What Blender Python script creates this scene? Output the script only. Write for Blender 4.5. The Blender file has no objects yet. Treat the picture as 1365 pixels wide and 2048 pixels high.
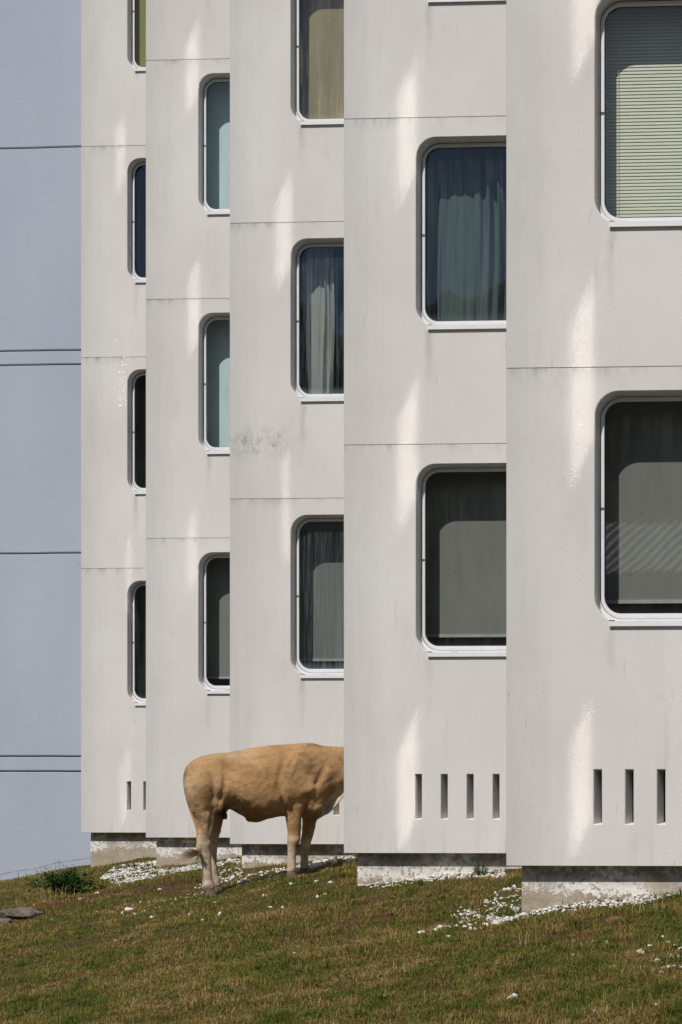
import bpy, bmesh, math, random
import numpy as np
from mathutils import Vector, Matrix
random.seed(7)
rng = np.random.default_rng(11)
sc = bpy.context.scene
C = sc.collection
R = math.radians

# ------------------------------------------------------------------ camera, sky, sun, exposure
# The photographer's eye is the origin, looking along +Y; a shift lens keeps the facade square-on.
F, CX, HY = 3600.0, 1850.0, 1590.0            # focal length, principal point and horizon in photo pixels (1365 x 2048)
cam = bpy.data.objects.new('camera', bpy.data.cameras.new('camera')); C.objects.link(cam); sc.camera = cam
cam.location = (0, 0, 0); cam.rotation_euler = (R(90), 0, 0)
cd = cam.data
cd.sensor_fit = 'VERTICAL'; cd.sensor_height = 36.0; cd.sensor_width = 24.0
cd.lens = F / 2048 * 36
cd.shift_x = (682.5 - CX) / 2048; cd.shift_y = (HY - 1024) / 2048
cd.clip_start = 0.1; cd.clip_end = 2000

SUN = Vector((0.27, 1.0, -1.30)).normalized()
SUN_EL = math.asin(-SUN.z)
wd = bpy.data.worlds.new('World'); sc.world = wd; wd.use_nodes = True
sky = wd.node_tree.nodes.new('ShaderNodeTexSky'); sky.sky_type = 'NISHITA'; sky.sun_disc = False
sky.sun_elevation = SUN_EL; sky.sun_rotation = math.atan2(-SUN.x, -SUN.y)
sky.altitude = 1500; sky.air_density = 1.0; sky.dust_density = 1.0
wd.node_tree.links.new(sky.outputs[0], wd.node_tree.nodes['Background'].inputs[0])
wd.node_tree.nodes['Background'].inputs[1].default_value = 0.085
sun = bpy.data.objects.new('sun', bpy.data.lights.new('sun', 'SUN')); C.objects.link(sun)
sun.data.energy = 4.0; sun.data.angle = R(0.5); sun.data.color = (1.0, 0.95, 0.88)
sun.rotation_euler = SUN.to_track_quat('-Z', 'Y').to_euler(); sun.location = (-3, -20, 25)
vs = sc.view_settings; vs.view_transform = 'Standard'; vs.look = 'None'; vs.exposure = 0.0; vs.gamma = 1.0
# the light streaks on the plaster are reflections off unseen added mirror panes: path guiding finds them
cy = sc.cycles
cy.use_guiding = True; cy.guiding_training_samples = 128
cy.blur_glossy = 0.0; cy.caustics_reflective = True; cy.sample_clamp_indirect = 40.0
cy.use_adaptive_sampling = False; cy.max_bounces = 8

# ------------------------------------------------------------------ small helpers
WL = {}
def link(o, parent=None, wloc=(0, 0, 0)):
    C.objects.link(o); w = Vector(wloc); WL[o.name] = w
    if parent is not None:
        o.parent = parent; o.location = w - WL[parent.name]
    else:
        o.location = w
    return o
def tag(o, label=None, cat=None, group=None, kind=None):
    if label: o['label'] = label
    if cat: o['category'] = cat
    if group: o['group'] = group
    if kind: o['kind'] = kind
    return o
def empty(name, wloc):
    e = bpy.data.objects.new(name, None); e.empty_display_size = 0.2
    return link(e, None, wloc)
def mesh(name, V, Fc, mats=(), smooth=False, mi=None):
    me = bpy.data.meshes.new(name); me.from_pydata([tuple(v) for v in V], [], [tuple(f) for f in Fc])
    for m in (mats if isinstance(mats, (list, tuple)) else [mats]): me.materials.append(m)
    if mi is not None: me.polygons.foreach_set('material_index', list(mi))
    if smooth: me.polygons.foreach_set('use_smooth', [True] * len(me.polygons))
    me.update(); return me
def put(name, me, parent=None, wloc=(0, 0, 0), rz=0.0):
    o = bpy.data.objects.new(name, me); link(o, parent, wloc); o.rotation_euler = (0, 0, rz); return o
def world_obj(name, V, Fc, mats, parent=None, smooth=False, mi=None):
    V = np.asarray(V, float); o = (V.min(0) + V.max(0)) / 2; o[2] = V[:, 2].min()
    return put(name, mesh(name, V - o, Fc, mats, smooth, mi), parent, o)

class MB:
    def __init__(s): s.V = []; s.F = []; s.M = []
    def add(s, V, Fc, m=0):
        b = len(s.V); s.V += [tuple(v) for v in V]; s.F += [tuple(i + b for i in f) for f in Fc]; s.M += [m] * len(Fc)
    def box(s, x0, x1, y0, y1, z0, z1, m=0):
        s.add([(x0, y0, z0), (x1, y0, z0), (x1, y1, z0), (x0, y1, z0), (x0, y0, z1), (x1, y0, z1), (x1, y1, z1), (x0, y1, z1)],
              [(0, 3, 2, 1), (4, 5, 6, 7), (0, 1, 5, 4), (1, 2, 6, 5), (2, 3, 7, 6), (3, 0, 4, 7)], m)
    def quad(s, a, b, c, d, m=0): s.add([a, b, c, d], [(0, 1, 2, 3)], m)
    def rings(s, RR, m=0, closed=True):
        n = len(RR[0])
        for A, B in zip(RR[:-1], RR[1:]):
            s.add(list(A) + list(B), [(i, (i + 1) % n, n + (i + 1) % n, n + i) for i in range(n if closed else n - 1)], m)
    def tube(s, P, r, n=6, m=0, cap=True):
        P = [Vector(p) for p in P]; RR = []
        for i, p in enumerate(P):
            t = (P[min(i + 1, len(P) - 1)] - P[max(i - 1, 0)]).normalized()
            a = t.orthogonal().normalized() if i == 0 else (a - t * a.dot(t)).normalized()
            b = t.cross(a); rr = r[i] if isinstance(r, (list, tuple)) else r
            RR.append([p + (a * math.cos(2 * math.pi * k / n) + b * math.sin(2 * math.pi * k / n)) * rr for k in range(n)])
        b0 = len(s.V)
        V = [v for ring in RR for v in ring]; Fc = []
        for j in range(len(RR) - 1):
            Fc += [(j * n + i, j * n + (i + 1) % n, (j + 1) * n + (i + 1) % n, (j + 1) * n + i) for i in range(n)]
        if cap: Fc += [tuple(range(n))[::-1], tuple((len(RR) - 1) * n + k for k in range(n))]
        s.add(V, Fc, m)
    def mesh(s, name, mats, smooth=False): return mesh(name, s.V, s.F, mats, smooth, s.M)

# ------------------------------------------------------------------ materials
def newmat(name):
    m = bpy.data.materials.new(name); m.use_nodes = True; nt = m.node_tree
    return m, nt, nt.nodes['Principled BSDF'], nt.nodes['Material Output']
class N:
    """thin wrapper for writing node maths"""
    def __init__(s, nt): s.nt = nt
    def n(s, t, **kw):
        x = s.nt.nodes.new(t)
        for k, v in kw.items(): setattr(x, k, v)
        return x
    def set(s, sock, v):
        if isinstance(v, bpy.types.NodeSocket): s.nt.links.new(v, sock)
        else: sock.default_value = v
    def m(s, op, a, b=None, c=None, clamp=False):
        x = s.n('ShaderNodeMath', operation=op, use_clamp=clamp); s.set(x.inputs[0], a)
        if b is not None: s.set(x.inputs[1], b)
        if c is not None: s.set(x.inputs[2], c)
        return x.outputs[0]
    def ramp(s, v, lo, hi, a=0.0, b=1.0):
        x = s.n('ShaderNodeMapRange', clamp=True); s.set(x.inputs[0], v)
        for i, q in enumerate((lo, hi, a, b)): s.set(x.inputs[i + 1], q)
        return x.outputs[0]
    def mix(s, f, a, b, mode='MIX'):
        x = s.n('ShaderNodeMix', data_type='RGBA', blend_type=mode); s.set(x.inputs[0], f)
        s.set(x.inputs[6], a if isinstance(a, bpy.types.NodeSocket) else (*a, 1)); s.set(x.inputs[7], b if isinstance(b, bpy.types.NodeSocket) else (*b, 1))
        return x.outputs[2]
    def pos(s): return s.n('ShaderNodeNewGeometry').outputs['Position']
    def obj(s): return s.n('ShaderNodeTexCoord').outputs['Object']
    def xyz(s, v):
        x = s.n('ShaderNodeSeparateXYZ'); s.set(x.inputs[0], v); return x.outputs
    def scale(s, v, sx, sy, sz):
        x = s.n('ShaderNodeVectorMath', operation='MULTIPLY'); s.set(x.inputs[0], v); x.inputs[1].default_value = (sx, sy, sz); return x.outputs[0]
    def noise(s, v, sc_, det=4.0, rough=0.55, dist=0.0):
        x = s.n('ShaderNodeTexNoise'); s.set(x.inputs['Vector'], v); x.inputs['Scale'].default_value = sc_
        x.inputs['Detail'].default_value = det; x.inputs['Roughness'].default_value = rough; x.inputs['Distortion'].default_value = dist
        return x.outputs[0]
    def bump(s, h, strength, dist, bsdf):
        x = s.n('ShaderNodeBump'); x.inputs['Strength'].default_value = strength; x.inputs['Distance'].default_value = dist
        s.set(x.inputs['Height'], h); s.nt.links.new(x.outputs[0], bsdf.inputs['Normal'])
def simple(name, col, rough=0.7, spec=0.3, var=0.12, scale=8.0, metal=0.0, bump=0.0):
    m, nt, b, o = newmat(name); g = N(nt); v = g.noise(g.pos(), scale)
    dark = tuple(c * (1 - var) for c in col); lite = tuple(min(1, c * (1 + var)) for c in col)
    nt.links.new(g.mix(g.ramp(v, .3, .7), dark, lite), b.inputs['Base Color'])
    b.inputs['Roughness'].default_value = rough; b.inputs['Specular IOR Level'].default_value = spec; b.inputs['Metallic'].default_value = metal
    if bump: g.bump(g.noise(g.pos(), scale * 6), bump, 0.01, b)
    return m

H = 3.0                                        # storey height
JZ = 3.22                                      # first joint between facade panels
OU0, OU1, OZ0, OZ1 = 0.675, 1.84, 1.302, 3.038 # window opening in bay coordinates

def stucco():
    m, nt, b, o = newmat('white_plaster'); g = N(nt); ob = g.obj(); P = g.pos(); x, y, z = g.xyz(ob)
    big = g.noise(g.scale(P, 1, 1, .7), .9, 5)
    col = g.mix(g.ramp(big, .3, .72), (.612, .588, .568), (.694, .677, .660))
    blot = g.ramp(g.noise(g.scale(P, 1, 1, .45), 2.6, 6, .65), .52, .80)
    col = g.mix(g.m('MULTIPLY', blot, .42), col, (.50, .485, .455))
    # fine speckle of the rendered coat
    sp = g.ramp(g.noise(P, 120, 2, .5), .56, .72)
    col = g.mix(g.m('MULTIPLY', sp, .16), col, (.34, .32, .30))
    # dirt creeping in from the exposed left edge, in rain-washed vertical strokes
    strokes = g.noise(g.scale(P, 16, 16, .9), 1.0, 5, .7)
    st2 = g.noise(g.scale(P, 55, 55, 3.5), 1.0, 3, .6)
    edge = g.ramp(g.m('ADD', x, g.m('MULTIPLY', g.m('SUBTRACT', strokes, .5), .5)), .0, .40, 1, 0)
    col = g.mix(g.m('MULTIPLY', edge, .42), col, (.44, .43, .415))
    drip = g.m('MULTIPLY', g.ramp(strokes, .60, .78), g.ramp(g.noise(P, 1.3, 3), .45, .68))
    col = g.mix(g.m('MULTIPLY', drip, .55), col, (.36, .35, .34))
    mark = g.m('MULTIPLY', g.ramp(st2, .655, .74), g.ramp(g.noise(P, 2.1, 2), .5, .66))
    col = g.mix(g.m('MULTIPLY', mark, .7), col, (.24, .24, .24))
    # grime below each panel joint
    md = g.m('FLOORED_MODULO', g.m('SUBTRACT', z, JZ), H)
    below = g.ramp(md, 2.80, 2.99)
    jm = g.m('MULTIPLY', g.m('POWER', below, 3.0), g.ramp(g.noise(g.scale(P, 9, 9, 2.0), 1.0, 5, .7), .44, .70))
    jm = g.m('MULTIPLY', jm, g.m('MULTIPLY', g.ramp(x, .25, 1.25, 1, .25), g.m('GREATER_THAN', z, 1.0)))
    col = g.mix(g.m('MULTIPLY', jm, .75), col, (.25, .245, .235))
    # streak running from the end of every sill
    mz = g.m('FLOORED_MODULO', g.m('SUBTRACT', z, 1.27), H)
    sl = g.m('MULTIPLY', g.ramp(mz, 2.35, 3.0), g.ramp(g.m('ABSOLUTE', g.m('SUBTRACT', g.m('ADD', x, g.m('MULTIPLY', g.m('SUBTRACT', g.noise(P, 5, 2), .5), .07)), OU0 + .125)), .004, .05, 1, 0))
    sl = g.m('MULTIPLY', sl, g.ramp(g.noise(P, 1.9, 2), .36, .6))
    col = g.mix(g.m('MULTIPLY', sl, .5), col, (.30, .285, .27))
    # an old smudge where something rubbed on the third bay
    wx, wy, wz = g.xyz(P)
    sd = g.m('MULTIPLY', g.ramp(g.m('ABSOLUTE', g.m('SUBTRACT', wz, 3.83)), .06, .19, 1, 0), g.m('MULTIPLY', g.ramp(g.m('ABSOLUTE', g.m('SUBTRACT', wx, -7.26)), .18, .42, 1, 0), g.ramp(g.m('ABSOLUTE', g.m('SUBTRACT', wy, 19.55)), .4, .5, 1, 0)))
    sd = g.m('MULTIPLY', sd, g.ramp(g.noise(g.scale(P, 13, 13, 8), 1.0, 6, .75), .46, .62))
    col = g.mix(g.m('MULTIPLY', sd, .6), col, (.24, .24, .245))
    # splash line at the foot of the panel
    ft = g.m('MULTIPLY', g.ramp(z, -.20, -.53, 0, 1), g.ramp(strokes, .48, .68))
    col = g.mix(g.m('MULTIPLY', ft, .35), col, (.36, .355, .35))
    nt.links.new(col, b.inputs['Base Color']); b.inputs['Roughness'].default_value = 1.0; b.inputs['Specular IOR Level'].default_value = 0
    h = g.m('ADD', g.noise(P, 62, 3, .6), g.m('MULTIPLY', g.noise(P, 5, 3), 1.2))
    g.bump(h, .16, .010, b); return m
def blue_plaster():
    m, nt, b, o = newmat('blue_grey_paint'); g = N(nt); P = g.pos(); x, y, z = g.xyz(P)
    big = g.noise(g.scale(P, 1, 1, .5), .7, 5)
    col = g.mix(g.ramp(big, .3, .7), (.362, .400, .474), (.405, .445, .522))
    br = g.noise(g.scale(P, 3, 3, .35), 2.0, 6, .7)
    col = g.mix(g.m('MULTIPLY', g.ramp(br, .5, .75), .28), col, (.43, .46, .53))
    hz = g.noise(g.scale(P, 1.2, 1.2, 14), 1.2, 5, .7)
    col = g.mix(g.m('MULTIPLY', g.ramp(hz, .55, .8), .10), col, (.29, .315, .375))
    sm = g.m('MULTIPLY', g.ramp(g.noise(g.scale(P, 9, 9, 5), 1, 4, .7), .64, .74), g.ramp(g.noise(P, .8, 2), .5, .7))
    col = g.mix(g.m('MULTIPLY', sm, .5), col, (.22, .235, .27))
    nt.links.new(col, b.inputs['Base Color']); b.inputs['Roughness'].default_value = .8; b.inputs['Specular IOR Level'].default_value = .2
    g.bump(g.m('ADD', g.noise(g.scale(P, 1, 1, 1.6), 14, 5, .6), g.m('MULTIPLY', hz, .3)), .25, .012, b); return m
def plinth_mat():
    m, nt, b, o = newmat('peeling_concrete'); g = N(nt); P = g.pos(); ob = g.obj(); x, y, z = g.xyz(ob)
    conc = g.mix(g.ramp(g.noise(P, 6, 6, .65), .35, .68), (.33, .275, .205), (.47, .405, .32))
    conc = g.mix(g.m('MULTIPLY', g.ramp(g.noise(P, 45, 3), .55, .7), .4), conc, (.17, .15, .12))
    low = g.noise(g.scale(P, 1.3, 1.3, 1.0), 1.6, 3)
    hgt = g.m('ADD', g.m('ADD', z, g.m('MULTIPLY', g.m('SUBTRACT', low, .5), .28)), g.m('MULTIPLY', g.m('SUBTRACT', g.noise(P, 22, 6, .75), .5), .34))
    band = g.ramp(hgt, -.772, -.758)
    hole = g.ramp(g.noise(P, 26, 7, .72, .6), .545, .575, 1, 0)
    pale = g.ramp(g.noise(P, 2.3, 3), .36, .55)
    mask = g.m('MULTIPLY', g.m('MULTIPLY', band, hole), g.m('ADD', g.m('MULTIPLY', pale, .85), .15))
    col = g.mix(mask, conc, (.80, .785, .755))
    # darker blotches on the strip right under the overhang
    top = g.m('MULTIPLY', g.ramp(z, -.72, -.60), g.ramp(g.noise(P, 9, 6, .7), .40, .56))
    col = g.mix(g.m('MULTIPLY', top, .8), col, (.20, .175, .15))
    nt.links.new(col, b.inputs['Base Color']); b.inputs['Roughness'].default_value = .95; b.inputs['Specular IOR Level'].default_value = .1
    g.bump(g.m('ADD', g.m('MULTIPLY', mask, .8), g.noise(P, 40, 5)), .6, .008, b); return m
def glass(name, tint, dirt=0.06, dirtcol=(.55, .57, .58), streak=30.0, rough=.015, rust=0.0):
    """tinted pane: see-through coating, mirror by angle, dusty run-off film on the outside"""
    m, nt, b, o = newmat(name); g = N(nt); nt.nodes.remove(b); P = g.pos(); x, y, z = g.xyz(g.obj())
    tr = g.n('ShaderNodeBsdfTransparent'); tr.inputs[0].default_value = (*tint, 1)
    gl = g.n('ShaderNodeBsdfGlossy'); gl.inputs['Roughness'].default_value = rough; gl.inputs[0].default_value = (.95, .97, 1, 1)
    bm_ = g.n('ShaderNodeBump'); bm_.inputs['Strength'].default_value = .05; bm_.inputs['Distance'].default_value = .02
    g.set(bm_.inputs['Height'], g.noise(P, 1.4, 1)); nt.links.new(bm_.outputs[0], gl.inputs['Normal'])
    ge = g.n('ShaderNodeNewGeometry'); dt = g.n('ShaderNodeVectorMath', operation='DOT_PRODUCT')
    nt.links.new(ge.outputs['Incoming'], dt.inputs[0]); nt.links.new(ge.outputs['Normal'], dt.inputs[1])
    fr = g.m('ADD', .055, g.m('MULTIPLY', .945, g.m('POWER', g.m('SUBTRACT', 1.0, g.m('ABSOLUTE', dt.outputs['Value']), clamp=True), 5.0)))
    mx = g.n('ShaderNodeMixShader'); g.set(mx.inputs[0], fr); nt.links.new(tr.outputs[0], mx.inputs[1]); nt.links.new(gl.outputs[0], mx.inputs[2])
    df = g.n('ShaderNodeBsdfDiffuse')
    s1 = g.noise(g.scale(P, streak, streak, 1.6), 1.0, 5, .65); s2 = g.noise(P, 3.0, 4)
    f = g.m('MULTIPLY', g.ramp(s1, .42, .75), g.ramp(s2, .30, .70, .25, 1))
    f = g.m('ADD', g.m('MULTIPLY', f, dirt), g.m('MULTIPLY', g.ramp(z, .16, .0), dirt * 1.3))
    if rust:
        rr = g.noise(g.scale(P, 11, 11, .9), 1.0, 5, .7)
        rm = g.m('MULTIPLY', g.ramp(rr, .56, .66), g.ramp(z, 1.25, .15))
        g.set(df.inputs[0], g.mix(rm, dirtcol, (.50, .33, .10))); f = g.m('ADD', f, g.m('MULTIPLY', rm, rust))
    else: df.inputs[0].default_value = (*dirtcol, 1)
    m2 = g.n('ShaderNodeMixShader'); g.set(m2.inputs[0], g.m('MINIMUM', f, .8)); nt.links.new(mx.outputs[0], m2.inputs[1]); nt.links.new(df.outputs[0], m2.inputs[2])
    nt.links.new(m2.outputs[0], o.inputs[0]); return m
def fabric(name, col, weave=220.0):
    m, nt, b, o = newmat(name); g = N(nt); P = g.pos()
    v = g.noise(g.scale(P, 1, 1, .25), 9, 4); c = g.mix(g.ramp(v, .3, .75), tuple(q * .88 for q in col), col)
    c = g.mix(g.m('MULTIPLY', g.ramp(g.noise(P, 16, 2), .70, .74), .5), c, tuple(q * .45 for q in col))
    nt.links.new(c, b.inputs['Base Color']); b.inputs['Roughness'].default_value = .9; b.inputs['Specular IOR Level'].default_value = .1
    return m

M = {}
M['wall'] = stucco(); M['blue'] = blue_plaster(); M['plinth'] = plinth_mat()
M['groove'] = simple('joint_shadow_sealant', (.17, .175, .20), .9, .1)
M['crack'] = simple('dirty_crack', (.23, .24, .28), .9, .1)
M['joint'] = simple('grey_sealant', (.42, .40, .37), .9, .1)
M['frame'] = simple('white_frame_paint', (.70, .71, .73), .45, .4, .05, 5)
M['frame_dark'] = simple('rubber_gasket', (.03, .03, .032), .7, .3)
M['sill'] = simple('white_sill_sheet', (.74, .74, .75), .4, .4, .04, 4)
M['rust'] = simple('rusty_sill_end', (.16, .07, .035), .9, .1, .4, 60)
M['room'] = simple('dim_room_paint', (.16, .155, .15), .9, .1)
M['room_dark'] = simple('unlit_room_tone', (.02, .02, .022), .9, .1)  # darkness of the unlit rooms put into the wall colour
M['slot_dark'] = simple('vent_grille', (.025, .022, .022), .8, .2, .5, 40)
M['blind_grey'] = fabric('grey_blind_cloth', (.42, .415, .385))
M['blind_pale'] = fabric('pale_blue_blind_cloth', (.80, .93, .92))
M['blind_beige'] = fabric('beige_blind_cloth', (.66, .60, .42))
M['blind_olive'] = fabric('olive_blind_cloth', (.50, .46, .13))
M['bar'] = simple('blind_bottom_bar', (.72, .72, .70), .5, .3)
M['slat'] = simple('cream_slat', (.80, .77, .58), .5, .3, .04)
M['curtain_teal'] = fabric('teal_curtain_cloth', (.235, .265, .255))
M['curtain_white'] = fabric('white_curtain_cloth', (.70, .70, .66))
M['glass'] = glass('clear_pane', (.62, .645, .635), .035)
M['glass_dirty'] = glass('run_off_stained_pane', (.58, .61, .61), .22, (.42, .54, .60), 45)
M['glass_pale'] = glass('pale_pane', (.76, .80, .80), .012)
M['glass_clean'] = glass('clean_pane', (.66, .69, .69), .012)
M['glass_teal'] = glass('teal_tinted_pane', (.53, .60, .60), .09, (.45, .52, .55), 40)
M['glass_rust'] = glass('rust_stained_pane', (.60, .60, .55), .22, (.50, .52, .46), 26, rust=.40)
def reflective():
    m, nt, b, o = newmat('streak_mirror_metal'); b.inputs['Metallic'].default_value = 1.0
    b.inputs['Base Color'].default_value = (.95, .94, .92, 1); b.inputs['Roughness'].default_value = .06; return m  # mirror metal for the added streak panes
M['side_glass'] = reflective()

# ------------------------------------------------------------------ where the bays stand
YAW = -R(3.0)
KD = F * H / 1000.0
BAYS = []
for px, inv in ((162.5, 422.0), (292, 478.0), (460, 551.5), (688, 652.0), (1013, 795.0)):
    D = F * H / inv; BAYS.append(Vector(((px - CX) / F * D, D, 0)))
BAYS.append(BAYS[-1] + (BAYS[4] - BAYS[0]) / 4)         # the next bay, just right of the frame
UX = Vector((math.cos(YAW), math.sin(YAW), 0)); VY = Vector((-math.sin(YAW), math.cos(YAW), 0))  # along the front; into the building
def bay(i, u, y, z=0.0): return BAYS[i] + UX * u + VY * y + Vector((0, 0, z))
BW = 2.42
PB = -.534

# ------------------------------------------------------------------ terrain height
def vnoise(x, y, s, seed):
    x = np.asarray(x) * s; y = np.asarray(y) * s
    xi = np.floor(x).astype(np.int64); yi = np.floor(y).astype(np.int64); fx = x - xi; fy = y - yi
    fx = fx * fx * (3 - 2 * fx); fy = fy * fy * (3 - 2 * fy)
    def h(a, b):
        n = (a * 374761393 + b * 668265263 + seed * 982451653) & 0x7fffffff
        n = ((n ^ (n >> 13)) * 1274126177) & 0x7fffffff; n = n ^ (n >> 16)
        return (n & 0xffff) / 65535.0
    return (h(xi, yi) * (1 - fx) + h(xi + 1, yi) * fx) * (1 - fy) + (h(xi, yi + 1) * (1 - fx) + h(xi + 1, yi + 1) * fx) * fy
GC = np.array([(-3.08, 13.73, -.896), (-2.4, 13.65, -.80), (-1.83, 13.6, -.756), (-5.28, 16.7, -.826), (-3.92, 16.6, -.70), (-4.6, 16.65, -.775),
               (-7.48, 19.72, -.822), (-6.36, 19.65, -.695), (-9.68, 22.7, -.946), (-8.8, 22.6, -.788), (-11.92, 25.7, -.978), (-10.98, 25.6, -.892),
               (-13.67, 26.6, -1.39), (-12.2, 26.5, -1.04), (-7.05, 17.72, -.983), (-6.33, 18.1, -.80), (-6.33, 18.4, -.775)])
TH = R(35); HD = Vector((math.cos(TH), math.sin(TH), 0)); LT = Vector((math.sin(TH), -math.cos(TH), 0))   # heading; towards its right flank (ours)
CP = Vector(((500 - CX) / F * 17.95, 17.95, 0))
def ph(cx, cy_, L=0.0):
    """a point on the plane L metres to the viewer's side of the spine, from coordinates read off an enlarged crop of the photo"""
    px, py = 340 + cx / 3.592, 1440 + cy_ / 3.592
    d = Vector(((px - CX) / F, 1, (HY - py) / F)); c = CP + LT * L
    return d * ((c.dot(LT)) / d.dot(LT))
HOOF = [ph(297, 1268, .15), ph(342, 1242, -.145), ph(876, 1132, .15), ph(969, 1100, -.15)]
def plane(x, y): return -1.784 + .113 * x + .09 * y
GR = GC[:, 2] - plane(GC[:, 0], GC[:, 1])
def ground0(x, y, rough=True):
    x = np.asarray(x, float); y = np.asarray(y, float)
    num = np.zeros(np.broadcast(x, y).shape); den = num + .05
    for (cx, cy_, _), r in zip(GC, GR):
        w = np.exp(-((x - cx) ** 2 + (y - cy_) ** 2) / (2 * 1.0 ** 2)); num = num + w * r; den = den + w
    z = plane(np.clip(x, -40, 30), np.clip(y, -200, 40)) + num / den
    if rough: z = z + (vnoise(x, y, 1.6, 3) - .5) * .05 + (vnoise(x, y, 4.5, 5) - .5) * .03 + (vnoise(x, y, 11., 6) - .5) * .014
    return z
HRES = [(h.x, h.y, h.z - float(ground0(h.x, h.y))) for h in HOOF]
def ground(x, y, rough=True):
    x = np.asarray(x, float); y = np.asarray(y, float); z = ground0(x, y, rough); num = 0; den = .12
    for hx_, hy_, hr in HRES:
        w = np.exp(-((x - hx_) ** 2 + (y - hy_) ** 2) / (2 * .28 ** 2)); num = num + w * hr; den = den + w
    return z + num / den
YS = np.linspace(4, 27.5, 5000)
def unproj(px, py):
    t = YS; g_ = ground((px - CX) / F * t, t, False); zr = (HY - py) / F * t
    k = np.argmax(zr <= g_); y = YS[k] if zr[k] <= g_[k] else 27.0
    x = (px - CX) / F * y; return float(x), float(y), float(ground(x, y))

# ------------------------------------------------------------------ white building
bld = empty('apartment_building', BAYS[4] + Vector((0, 0, -.9)))
tag(bld, 'white plastered apartment block with stepped bays and round-cornered windows on weathered plinths', 'building')

def rrect(u0, u1, z0, z1, r, n=8):
    pts = []
    for cx, cz, a0 in ((u1 - r, z0 + r, -90), (u1 - r, z1 - r, 0), (u0 + r, z1 - r, 90), (u0 + r, z0 + r, 180)):
        for k in range(n + 1):
            a = R(a0 + 90 * k / n); pts.append((cx + r * math.cos(a), cz + r * math.sin(a)))
    return pts
def at_y(pts, y): return [(u, y, z) for u, z in pts]

SLOTS = [.667 + .241 * k for k in range(5)]; SW, SZ0, SZ1 = .062, -.219, .190
WT = .185
def wall_mesh(nst, name='wall'):
    b = MB(); c = .0035; cz_ = .0018
    edges = [PB] + [JZ + H * k for k in range(nst)]
    for k in range(nst):
        z0 = edges[k] + (.0 if k == 0 else .0022); z1 = edges[k + 1] - .0022
        x0, x1 = 0.0, BW
        holes = [rrect(OU0, OU1, OZ0 + H * k, OZ1 + H * k, .19, 9)]
        if k == 0: holes += [[(s, SZ0), (s + SW, SZ0), (s + SW, SZ1), (s, SZ1)] for s in SLOTS]
        bm = bmesh.new(); E = []
        def loop(pts):
            vv = [bm.verts.new((u, 0, z)) for u, z in pts]
            for i in range(len(vv)): E.append(bm.edges.new((vv[i], vv[(i + 1) % len(vv)])))
        loop([(x0 + c, z0 + cz_), (x1, z0 + cz_), (x1, z1 - cz_), (x0 + c, z1 - cz_)])
        for h_ in holes:
            cu = sum(p[0] for p in h_) / len(h_); cz = sum(p[1] for p in h_) / len(h_)
            loop([(u + (.005 if u > cu else -.005), z + (.005 if z > cz else -.005)) for u, z in h_])
        bmesh.ops.triangle_fill(bm, edges=E, use_beauty=True, use_dissolve=False, normal=(0, -1, 0))
        bm.verts.index_update()
        V = [tuple(v.co) for v in bm.verts]; Fc = []
        for f in bm.faces:
            idx = [v.index for v in f.verts]
            if f.normal.y > 0: idx.reverse()
            Fc.append(idx)
        bm.free(); b.add(V, Fc)
        for h_ in holes:
            cu = sum(p[0] for p in h_) / len(h_); cz = sum(p[1] for p in h_) / len(h_)
            big = [(u + (.005 if u > cu else -.005), z + (.005 if z > cz else -.005)) for u, z in h_]
            back = h_ if len(h_) > 4 else [(u + (.022 if u < cu else 0), z + (.012 if z < cz else -.012)) for u, z in h_]
            b.rings([at_y(big, 0), at_y(h_, .005), at_y(back, WT if len(h_) > 4 else .150)])
        # panel edges: chamfer, soffit, top, exposed side going back
        b.quad((x0 + c, 0, z0 + cz_), (x0, c, z0), (x1, c, z0), (x1, 0, z0 + cz_)); b.quad((x0, c, z0), (x0, WT, z0), (x1, WT, z0), (x1, c, z0))
        b.quad((x0 + c, 0, z1 - cz_), (x1, 0, z1 - cz_), (x1, c, z1), (x0, c, z1)); b.quad((x0, c, z1), (x1, c, z1), (x1, .05, z1), (x0, .05, z1))
        b.quad((x0 + c, 0, z0 + cz_), (x0 + c, 0, z1 - cz_), (x0, c, z1), (x0, c, z0))
        b.quad((x0, c, z0), (x0, c, z1), (x0, 3.4, z1), (x0, 3.4, z0))
        if k == 0: b.quad((x0, WT, z0), (x0, 3.4, z0), (x0 + WT, 3.4, z0), (x0 + WT, WT, z0))
    for k in range(1, nst):
        zj = edges[k]; b.quad((-.0, .009, zj - .03), (BW, .009, zj - .03), (BW, .009, zj + .03), (0.0, .009, zj + .03), 1)
    return b.mesh(name, [M['wall'], M['joint']])
NST = [5, 5, 5, 4, 4]
WALLM = {}
for i in range(5):
    me = WALLM.setdefault(NST[i], wall_mesh(NST[i]))
    put('wall', me, bld, BAYS[i], YAW)
# first metres of the next bay on the right: it backs the added mirror panes that light the nearest bay
b = MB(); zt = JZ + 3 * H
b.box(0, .5, 0, 3.3, PB, zt); put('wall', b.mesh('wall', [M['wall']]), bld, BAYS[5], YAW)

# plinths
for i in range(6):
    b = MB(); b.box(.09, BW - .05 if i < 5 else .6, .10, 3.5, -1.7, PB + .05)
    put('plinth', b.mesh('plinth', [M['plinth']]), bld, BAYS[i], YAW)

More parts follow.
